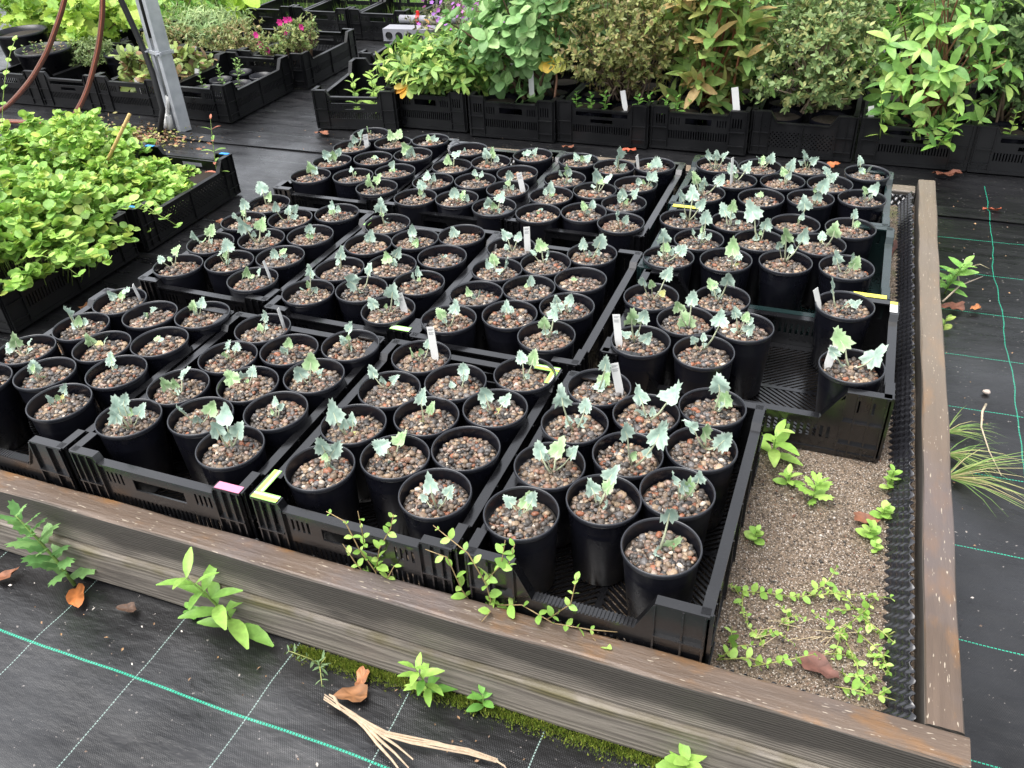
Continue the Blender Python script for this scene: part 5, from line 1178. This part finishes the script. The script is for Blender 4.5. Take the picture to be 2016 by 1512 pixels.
# shoots reaching out
sprout(-2.60, 1.70, .09, .24, 12, .05, [(.26, .42, .10), (.20, .36, .08), (.45, .16, .10)], 510, 'slim upright willowy shoot at the crate corner below the post', 'lance', 'willowy_shoot', 'shoot', lean=(.02, .02))
for i, (x, y, lx, ly, h) in enumerate([(-2.62, 1.17, .26, -.04, .05), (-2.58, 1.12, .20, .08, .0), (-2.62, .88, .22, -.06, .06), (-2.60, .75, .20, .02, .02), (-3.60, 1.60, .10, .15, .36)]):
    rg = np.random.default_rng(520 + i); t = thing('trailing_shoot', ['long lime shoot arching from the blue taped crate over the gap', 'lime shoot hanging low beside the blue taped corner', 'lime shoot arching from the slotted crate toward the trays', 'short lime shoot over the slotted crate side', 'tall upright lime shoot rising beside the hose'][i], 'shoot', (x, y, .20), 0, 'arching shoots of the lime plants')
    P_ = [Vector((lx * s, ly * s, h * s * 1.2 + .10 * s * (1 - s) - .06 * s * s)) for s in np.linspace(0, 1, 8)]
    mb = MB(); mb.tube(P_, .0014, 5, (.28, .38, .10)); link('stem', mb.mesh('stem', MAT['green'], True), t)
    for k in range(1, 8):
        for sg in (-1, 1):
            d = np.array([lx * .4 - sg * ly, ly * .4 + sg * lx, .05 + rg.uniform(0, .08)]); sd, ax_, nr_ = basis(d[None], np.array([[0, 0, 1.]]) + rg.normal(0, .25, (1, 3))); s = .034 * rg.uniform(.7, 1.1)
            o = link('leaf', template_mesh('round', CL[int(rg.integers(4))]), t); o.matrix_local = Matrix([[sd[0][q] * s, ax_[0][q] * s, nr_[0][q] * s, P_[k][q]] for q in range(3)] + [[0, 0, 0, 1]])
t = thing('bamboo_cane', 'bamboo cane leaning out of the lime foliage', 'cane', (0, 0, 0)); mb = MB(); A_, B_ = Vector((-2.753, 1.5, .405)), Vector((-3.05, 1.5, .09))
mb.tube([B_, A_], .0065, 10)
for s in (.25, .55, .85): q = B_.lerp(A_, s); d = (A_ - B_).normalized() * .004; mb.tube([q - d, q + d], .0078, 10)
link('cane', mb.mesh('cane', MAT['bamboo'], True), t)

# ------------------------------------------------------------------ weeds, moss, dead leaves
def runner(pts, label, seed, ln, cols, per=2, step=.018, name='chickweed', cat='weed', group=None, tpl='oval', wid=1.15, stemc=(.34, .36, .12), dy=0.0):
    """creeping or rising stems (list of polylines) with paired leaves"""
    if dy: pts = [[(q[0], q[1] + dy, q[2]) for q in pl] for pl in pts]
    rg = np.random.default_rng(seed); o0 = Vector(pts[0][0]); t = thing(name, label, cat, o0, 0, group)
    for pl in pts:
        P_ = [Vector(q) - o0 + (Vector(rg.normal(0, .0035, 3)) if k_ else Vector()) for k_, q in enumerate(pl)]; mb = MB(); mb.tube(P_, [.0011] * (len(P_) - 1) + [.0006], 5, tuple(np.array(stemc) * rg.uniform(.8, 1.2))); link('stem', mb.mesh('stem', MAT['green'], True), t)
        Ls = [(P_[i + 1] - P_[i]).length for i in range(len(P_) - 1)]; tot = sum(Ls); s = step * .6; fl = 0
        while s < tot:
            acc = 0
            for i, l_ in enumerate(Ls):
                if acc + l_ >= s: q = P_[i].lerp(P_[i + 1], (s - acc) / l_); dr = (P_[i + 1] - P_[i]).normalized(); break
                acc += l_
            sd_ = dr.cross(Vector((0, 0, 1)));
            if sd_.length < .2: sd_ = Vector((1, 0, 0))
            sd_.normalize(); up_ = sd_.cross(dr); fl += 1; ang = rg.uniform(-.5, .5) + (1.4 if fl % 2 else 0)
            for sg in (-1, 1):
                if rg.uniform() < .16: continue
                e = (sd_ * math.cos(ang) + up_ * math.sin(ang)) * sg + dr * .45 + Vector((0, 0, .25)); L_ = ln * rg.uniform(.45, 1.15) * (1 - .5 * s / tot)
                bs, ax_, nr_ = basis(np.array(e)[None], np.array([[0, 0, 1.]]) + rg.normal(0, .35, (1, 3)))
                o = link('leaf', template_mesh(tpl, np.array(cols[int(rg.integers(len(cols)))])), t); o.matrix_local = Matrix([[bs[0][k] * L_ * wid, ax_[0][k] * L_, nr_[0][k] * L_, q[k]] for k in range(3)] + [[0, 0, 0, 1]])
            s += step * rg.uniform(.8, 1.3)
    return t
CW = [(.24, .42, .08), (.30, .48, .10), (.36, .52, .13), (.20, .36, .07)]
runner([[(-.925, .004, .14), (-.92, -.002, .20), (-.935, -.012, .27), (-.955, -.02, .32), (-.985, -.022, .345)], [(-.93, -.008, .26), (-.915, -.02, .32), (-.912, -.02, .365)], [(-.925, .004, .14), (-.89, -.006, .20), (-.87, -.02, .245)], [(-.92, -.002, .2), (-.90, -.012, .27), (-.865, -.02, .33), (-.855, -.02, .375)], [(-.925, .004, .14), (-.955, .0, .21), (-.975, -.01, .26)]], 'tall chickweed growing between the front timber and the lime-taped tray', 600, .027, CW, step=.026, dy=-.030, stemc=(.36, .26, .13))
runner([[(-.72, .006, .14), (-.70, 0, .20), (-.70, -.01, .26), (-.726, -.02, .33), (-.778, -.022, .365)], [(-.70, -.01, .26), (-.66, -.02, .32), (-.65, -.022, .385)], [(-.655, -.02, .31), (-.632, -.022, .375)], [(-.72, .006, .14), (-.755, -.002, .21), (-.765, -.01, .29), (-.80, -.015, .31)], [(-.70, 0, .19), (-.64, -.006, .215), (-.58, -.012, .205), (-.52, -.016, .215), (-.47, -.016, .235)], [(-.59, -.012, .21), (-.55, -.018, .27), (-.534, -.02, .34)], [(-.51, -.016, .20), (-.485, -.02, .18), (-.455, -.018, .175)], [(-.70, 0, .17), (-.69, -.03, .21), (-.69, -.045, .205)]], 'sprawling chickweed at the corner between two front trays', 601, .028, CW, step=.026, dy=-.030, stemc=(.36, .26, .13))
runner([[(-.319, .187, .133), (-.267, .199, .140), (-.215, .204, .138), (-.147, .227, .142), (-.08, .238, .140), (-.045, .25, .145)], [(-.19, .213, .139), (-.165, .25, .15), (-.145, .285, .165)], [(-.08, .238, .14), (-.10, .19, .145), (-.125, .14, .14), (-.135, .09, .138)], [(-.10, .19, .143), (-.065, .165, .145), (-.04, .14, .150)], [(-.11, .16, .143), (-.075, .12, .142), (-.055, .085, .145)], [(-.12, .13, .14), (-.10, .085, .14), (-.095, .045, .142)], [(-.30, .19, .135), (-.29, .15, .14), (-.285, .12, .142)]], 'mat of creeping chickweed over the bare sand corner', 602, .020, CW, step=.012)
runner([[(-.318, .03, .132), (-.285, .06, .145), (-.26, .07, .15)], [(-.318, .03, .132), (-.29, .03, .15), (-.26, .03, .16), (-.235, .035, .15)], [(-.30, .06, .135), (-.31, .10, .145)], [(-.26, .03, .14), (-.21, .05, .15), (-.17, .07, .16)]], 'small broad-leaved weed tangle between tray corner and front timber', 603, .027, CW, step=.014, tpl='oval')
runner([[(-.13, .04, .133), (-.10, .034, .145), (-.07, .03, .155), (-.04, .036, .155)], [(-.07, .03, .15), (-.055, .05, .165)]], 'short weed runner in the timber frame corner', 604, .024, CW, step=.020)
rg = np.random.default_rng(78); SM = []
for k in range(16):
    x, y = (rg.uniform(-.15, -.05), rg.uniform(.05, .23)) if k < 11 else (rg.uniform(-.31, -.2), rg.uniform(.04, .2)); a_ = rg.uniform(0, 6.28); pl = [(x, y, .132)]
    for j in range(3): a_ += rg.normal(0, .5); x += .02 * math.cos(a_); y += .02 * math.sin(a_); pl.append((min(max(x, -.32), -.045), max(y, .0), .138 + .005 * j))
    SM.append(pl)
runner(SM, 'fine tangled weed mat in the timber corner of the sand', 606, .015, CW + [(.14, .28, .05)], step=.010, tpl='round', wid=.9)
rg = np.random.default_rng(77); mb = MB()
for k in range(24):   # dry twiglets
    c = Vector((rg.uniform(-.27, -.12), rg.uniform(.07, .15), .136 + rg.uniform(0, .01))); d = Vector((rg.normal(.8, .3), rg.normal(.5, .3), rg.normal(0, .1))); d.normalize(); mb.tube([c, c + d * rg.uniform(.015, .045)], .0006, 4, (.52, .42, .25))
o = link('dry_stalks', mb.mesh('dry_stalks', MAT['dead'])); o['kind'] = 'stuff'; tag(o, 'pale dry stalks lying among chickweed on the sand', 'straw')
for i, (x, y, h, n_, ln, lb, tp, wd) in enumerate([(-.300, .590, .07, 9, .075, 'lance-leaved weed on the sand beside the half-empty tray', 'lance', 1.1), (-.259, .510, .03, 8, .032, 'small star-shaped weed seedling on the sand', 'oval', 1.0), (-.206, .479, .05, 12, .042, 'lobed light green weed on the open sand', 'lobed', .55), (-.065, .560, .05, 12, .024, 'round-leaved weed near the studded liner', 'round', 1.0), (-.074, .470, .03, 9, .022, 'tiny weed below the round-leaved one by the liner', 'round', 1.0), (-.298, .328, .03, 8, .022, 'tiny weed beside the tray rail on the sand', 'round', 1.0), (-.096, .403, .035, 9, .024, 'tiny weed beside dead leaf on the sand', 'round', 1.0), (-.083, .373, .02, 6, .016, 'tiniest weed seedling on the sand', 'round', 1.0)]):
    sprout(x, y, SZ, h, n_, ln, CW[:3], 620 + i, lb, tp, 'weed_seedling', 'weed', wid=wd, stemr=.0012)
# front aisle weeds
sprout(-1.216, -.108, 0, .17, 16, .085, [(.22, .40, .08), (.28, .46, .10), (.18, .34, .07)], 640, 'lance-leaved green weed growing at the foot of the front timber', 'lance', 'weed', 'weed', lean=(-.05, -.03), wid=1.0, stemr=.003)
sprout(-1.632, -.118, 0, .19, 22, .075, [(.12, .26, .08), (.16, .32, .10), (.20, .36, .12)], 641, 'feathery thistle-like weed at the front timber above an orange leaf', 'lobed', 'thistle_weed', 'weed', lean=(-.06, -.01), wid=.5, pairs=False, stemr=.0035)
runner([[(-1.022, -.125, .002), (-1.03, -.135, .03), (-1.06, -.15, .05)], [(-1.022, -.125, .002), (-1.0, -.15, .03), (-.985, -.18, .02)], [(-1.022, -.125, .002), (-1.005, -.13, .04)]], 'small grey-green spindly weed on the front fabric', 642, .026, [(.15, .24, .11), (.20, .30, .14)], step=.012, tpl='narrow', wid=1.3, name='weed')
sprout(-.795, -.112, 0, .10, 14, .05, CW[:2] + FG[:1], 643, 'bushy bright weed in the moss at the timber foot', 'lance', 'weed', 'weed', wid=1.15, lean=(-.01, -.02))
sprout(-.694, -.103, 0, .04, 7, .034, FG, 644, 'small seedling weed in the moss at the timber foot', 'oval', 'weed', 'weed')
sprout(-.338, -.100, 0, .06, 9, .05, CW[:2], 645, 'light green weed at the near end of the front timber', 'oval', 'weed', 'weed', lean=(.01, -.02))
sprout(-1.335, -.103, 0, .02, 6, .02, FG, 646, 'tiny seedling weed left beside the lance-leaved weed', 'round', 'weed', 'weed')
def mosspatch(name, label, pts, wid_, n_, seed, z=.0, cols=((.08, .12, .015), (.13, .18, .025), (.20, .23, .04))):
    rg = np.random.default_rng(seed); s = rg.uniform(0, len(pts) - 1 - 1e-6, n_); i = s.astype(int); P_ = np.array(pts)
    q = P_[i] + (P_[i + 1] - P_[i]) * (s - i)[:, None]; q = np.concatenate([q + np.stack([rg.normal(0, .012, n_), -np.abs(rg.normal(0, wid_, n_))], 1), np.full((n_, 1), z)], 1)
    h = rg.uniform(.003, .009, n_) ; a = rg.uniform(0, 6.28, n_); sd = np.stack([np.cos(a), np.sin(a), a * 0], 1) * .0016
    tip = q + np.stack([rg.normal(0, .002, n_), rg.normal(0, .002, n_), h], 1)
    V = np.stack([q - sd, q + sd, tip], 1).reshape(-1, 3); c = np.array(cols)[rg.integers(len(cols), size=n_)] * rg.uniform(.7, 1.3, (n_, 1))
    o = link(name, npmesh(name, V, np.arange(3 * n_).reshape(-1, 3), np.repeat(c, 3, 0), MAT['green'])); o['kind'] = 'stuff'; tag(o, label, 'moss')
mosspatch('moss', 'green moss strip along the foot of the front timber', [(-1.08, -.097), (-.9, -.096), (-.6, -.096), (-.25, -.096)], .012, 9000, 9)
def deadleaf(x, y, z, s, col, rot, label, seed, group='dead leaves lying about'):
    rg = np.random.default_rng(seed); N = 16; vs = [(0, 0, .004)]; mb = MB()
    for rk in (.55, 1.0):
        for i in range(N):
            a = 6.283 * i / N; r_ = s * rk * (1 + .22 * math.sin(3 * a + seed) + rg.uniform(-.08, .08)); vs.append((r_ * math.cos(a), r_ * .55 * math.sin(a), .004 + rk * rg.uniform(0, .012) * s / .03))
    fs = [(0, 1 + i, 1 + (i + 1) % N) for i in range(N)] + [(1 + i, 1 + N + i, 1 + N + (i + 1) % N, 1 + (i + 1) % N) for i in range(N)]
    cs = [tuple(np.clip(np.array(col) * rg.uniform(.55, 1.25), 0, 1)) for _ in vs]
    mb.add(vs, fs, cs); o = link('dead_leaf', mb.mesh('dead_leaf', MAT['dead'], True), None, (x, y, z)); o.rotation_euler = (R(rg.uniform(-10, 10)), R(rg.uniform(-10, 10)), rot); tag(o, label, 'dead leaf', group)
DL = [(-1.59, -.15, .006, .030, (.45, .15, .04), 2.2, 'curled orange dead leaf below the thistle-like weed'), (-1.465, -.138, .004, .020, (.10, .055, .035), .2, 'dark brown dead leaf on the front fabric'), (-.926, -.165, .004, .030, (.26, .12, .05), .5, 'lobed brown dead leaf near the straw'), (-.928, -.125, .004, .022, (.38, .16, .07), 1.8, 'pale orange dead leaf at the moss'), (-1.78, -.155, .004, .025, (.25, .10, .05), .8, 'brown dead leaf at the outer front fabric'),
      (-.108, .446, SZ + .003, .024, (.22, .09, .05), .1, 'reddish dead leaf on the sand'), (-.159, .065, SZ + .003, .034, (.17, .075, .055), -.4, 'large reddish dead leaf among the sand weeds'), (-.105, 1.66, SZ + .006, .045, (.075, .026, .018), 1.4, 'big dark red leaf between trays and side timber'),
      (.252, 2.36, .004, .030, (.40, .10, .05), -.2, 'red-brown leaf on the side fabric'), (.105, 1.60, .004, .035, (.16, .06, .035), .4, 'brown leaf beside the side timber weed'), (.165, 1.61, .004, .02, (.42, .16, .06), 1., 'orange leaf beside the side timber weed'), (.10, 2.66, .004, .05, (.20, .075, .045), .3, 'heap of reddish litter before the shrub crates'), (-.32, 2.66, .004, .028, (.48, .15, .05), .5, 'bright orange litter before the lattice crate'), (-.36, 2.62, .004, .03, (.45, .18, .07), 1.9, 'orange scrap before the lattice crate'),
      (-2.62, 2.50, .004, .035, (.28, .11, .06), .1, 'brown leaf at the open crate corner'), (-1.15, 2.63, .004, .03, (.45, .10, .05), .3, 'red leaf scrap at the clipped bush crate'), (-1.42, 2.60, .004, .03, (.25, .10, .06), .9, 'brown leaf scrap between aisle crates'), (-2.47, .83, .004, .04, (.30, .13, .06), .6, 'orange-brown leaf between crates and the outer front tray'), (-2.45, 1.5, .004, .03, (.22, .09, .04), .2, 'brown leaf between the lattice crate and the bed')]
for i, (x, y, z, s, c_, r_, lb) in enumerate(DL): deadleaf(x, y, z, s, c_, r_, lb, 700 + i)
# long dry straw
t = thing('dry_straw', 'long split dry straw leaf lying on the front fabric', 'straw', (0, 0, 0)); rg = np.random.default_rng(12)
def ribbon(P_, w_):
    mb = MB(); vs = []
    for i, q in enumerate(P_):
        d = Vector(P_[min(i + 1, len(P_) - 1)]) - Vector(P_[max(i - 1, 0)]); s = d.cross(Vector((0, 0, 1))).normalized() * w_[i]; q = Vector(q)
        vs += [q - s, q + Vector((0, 0, .004)), q + s]
    mb.add(vs, [f for i in range(len(P_) - 1) for f in ((i * 3, i * 3 + 1, i * 3 + 4, i * 3 + 3), (i * 3 + 1, i * 3 + 2, i * 3 + 5, i * 3 + 4))]); return link('blade', mb.mesh('blade', MAT['straw'], True), t)
main = [(-.972, -.188, .010), (-.935, -.198, .012), (-.899, -.204, .012), (-.86, -.212, .012), (-.831, -.217, .012), (-.78, -.212, .013), (-.739, -.205, .012), (-.68, -.197, .010), (-.63, -.196, .008)]
for k, (o_, wsc) in enumerate(((0, 1), (.006, .5), (-.006, .45), (.003, .3))):
    ribbon([(x + rg.normal(0, .002), y + o_ * math.sin(i * .6 + k) + rg.normal(0, .001), z + .001 * k) for i, (x, y, z) in enumerate(main)], [w_ * wsc * rg.uniform(.5, .95) for w_ in (.001, .004, .006, .006, .005, .005, .004, .004, .001)])
for k in range(3):
    ribbon([(x, y + (k - 1) * .004 * i, z + .001 * k) for i, (x, y, z) in enumerate([(-.90, -.205, .010), (-.87, -.213, .012), (-.835, -.228, .010), (-.80, -.240, .008), (-.765, -.256, .006)])], [.002, .003, .0028, .002, .001])
ribbon([(-.93, -.199, .009), (-.95, -.185, .02), (-.965, -.18, .012)], [.002, .003, .001])
ribbon([(-.63, -.196, .008), (-.615, -.20, .010), (-.60, -.212, .006)], [.001, .0015, .0005])
# side aisle weeds and grass
sprout(.085, 1.700, 0, .10, 16, .065, [(.18, .38, .08), (.24, .44, .10)], 660, 'light green weed at the foot of the side timber', 'lance', 'weed', 'weed', wid=1.3, lean=(.03, .0))
runner([[(.08, 1.76, .0), (.13, 1.80, .04), (.17, 1.80, .06), (.20, 1.79, .05)]], 'dry-tipped weed stem arching beyond the side timber weed', 661, .03, [(.20, .30, .10), (.30, .30, .16)], step=.05, name='weed', stemc=(.40, .36, .22))
sprout(.075, 1.46, 0, .05, 7, .035, [(.34, .44, .10), (.24, .38, .09)], 662, 'yellowish weed sprig further along the side timber', 'oval', 'weed', 'weed')
t = thing('dry_twig', 'pale dry twig lying by the side timber weed', 'twig', (0, 0, 0)); mb = MB(); mb.tube([(.075, 1.62, .01), (.12, 1.70, .03), (.19, 1.80, .02)], [.003, .0025, .001], 6, (.42, .34, .26)); mb.tube([(.12, 1.70, .03), (.11, 1.76, .05)], [.002, .001], 5, (.42, .34, .26)); link('twig', mb.mesh('twig', MAT['dead'], True), t)
def grass_tuft(x, y, n_, L_, seed, label, dirx, cols):
    rg = np.random.default_rng(seed); t = thing('grass_tuft', label, 'grass', (x, y, 0), 0); mb = MB()
    for k in range(n_):
        a = rg.normal(dirx, .5); l_ = L_ * rg.uniform(.5, 1.1); d = Vector((math.cos(a), math.sin(a), 0)); s = Vector((-d.y, d.x, 0)) * .0016; c_ = cols[int(rg.integers(len(cols)))]
        hz = rg.uniform(.15, .45); pts = [d * (l_ * f_) + Vector((0, 0, l_ * hz * (f_ * 1.6 - f_ * f_ * 1.45) + .002)) for f_ in (0, .35, .7, 1)]
        vs = [q + s * (1 - i / 3.2) * e for i, q in enumerate(pts) for e in (-1, 1)]; mb.add(vs, [(i * 2, i * 2 + 1, i * 2 + 3, i * 2 + 2) for i in range(3)], c_)
    link('blades', mb.mesh('blades', MAT['green'], True), t, kind='stuff')
GC = [(.22, .34, .09), (.30, .38, .13), (.42, .38, .18), (.16, .28, .07)]
grass_tuft(.075, .97, 22, .13, 670, 'grass tuft sprouting from under the side timber', .25, GC); grass_tuft(.075, .885, 26, .15, 671, 'larger straggly grass tuft by the side timber with bleached blades', -.2, GC); grass_tuft(.075, .80, 34, .24, 672, 'long bent grass tuft lying over the side fabric', -.05, GC)
t = thing('dry_twig', 'thin bent dry grass stalk on the side fabric', 'twig', (0, 0, 0)); mb = MB(); mb.tube([(.163, 1.08, .03), (.150, 1.03, .04), (.148, .979, .03), (.165, .91, .015), (.189, .837, .006)], [.003, .003, .002, .0015, .001], 6, (.50, .42, .30)); link('stalk', mb.mesh('stalk', MAT['dead'], True), t)
# stones and scraps on the side fabric
for i, (x, y, s, c_, lb) in enumerate([(.175, 1.175, .010, (.45, .38, .33), 'small pale pebble on the side fabric'), (-.585, 2.60, .016, (.40, .33, .30), 'pinkish pebble before the rhododendron crate')]):
    rg = np.random.default_rng(i); me = npmesh('pebble', (IV + rg.normal(0, .07, IV.shape)) * np.array([s, s * .8, s * .6]), IF, np.tile(c_, (len(IV), 1)), MAT['gravel'], True); tag(link('pebble', me, None, (x, y, s * .5)), lb, 'pebble')
rg = np.random.default_rng(91); mb = MB()
for k in range(260):
    if k < 110: x, y = rg.uniform(-2.2, .6), -.12 - abs(rg.normal(0, .14))
    elif k < 170: x, y = .06 + abs(rg.normal(0, .12)), rg.uniform(.2, 2.6)
    else: x, y = rg.uniform(-3.3, .3), rg.uniform(2.25, 2.66)
    s_ = rg.uniform(.0015, .005); a_ = rg.uniform(0, 6.28); d = Vector((math.cos(a_), math.sin(a_), 0)); e = Vector((-d.y, d.x, 0)); c = Vector((x, y, .004))
    mb.add([c - d * s_, c + e * s_ * .5 + Vector((0, 0, .002)), c + d * s_, c - e * s_ * .5], [(0, 1, 2, 3)], [(.55, .50, .45), (.30, .18, .10), (.40, .24, .12), (.16, .11, .08)][int(rg.integers(4))])
o = link('litter_scraps', mb.mesh('litter_scraps', MAT['dead']), kind='stuff'); tag(o, 'tiny scattered scraps of dry litter on the ground fabric', 'litter')
print('objects', len(bpy.data.objects))
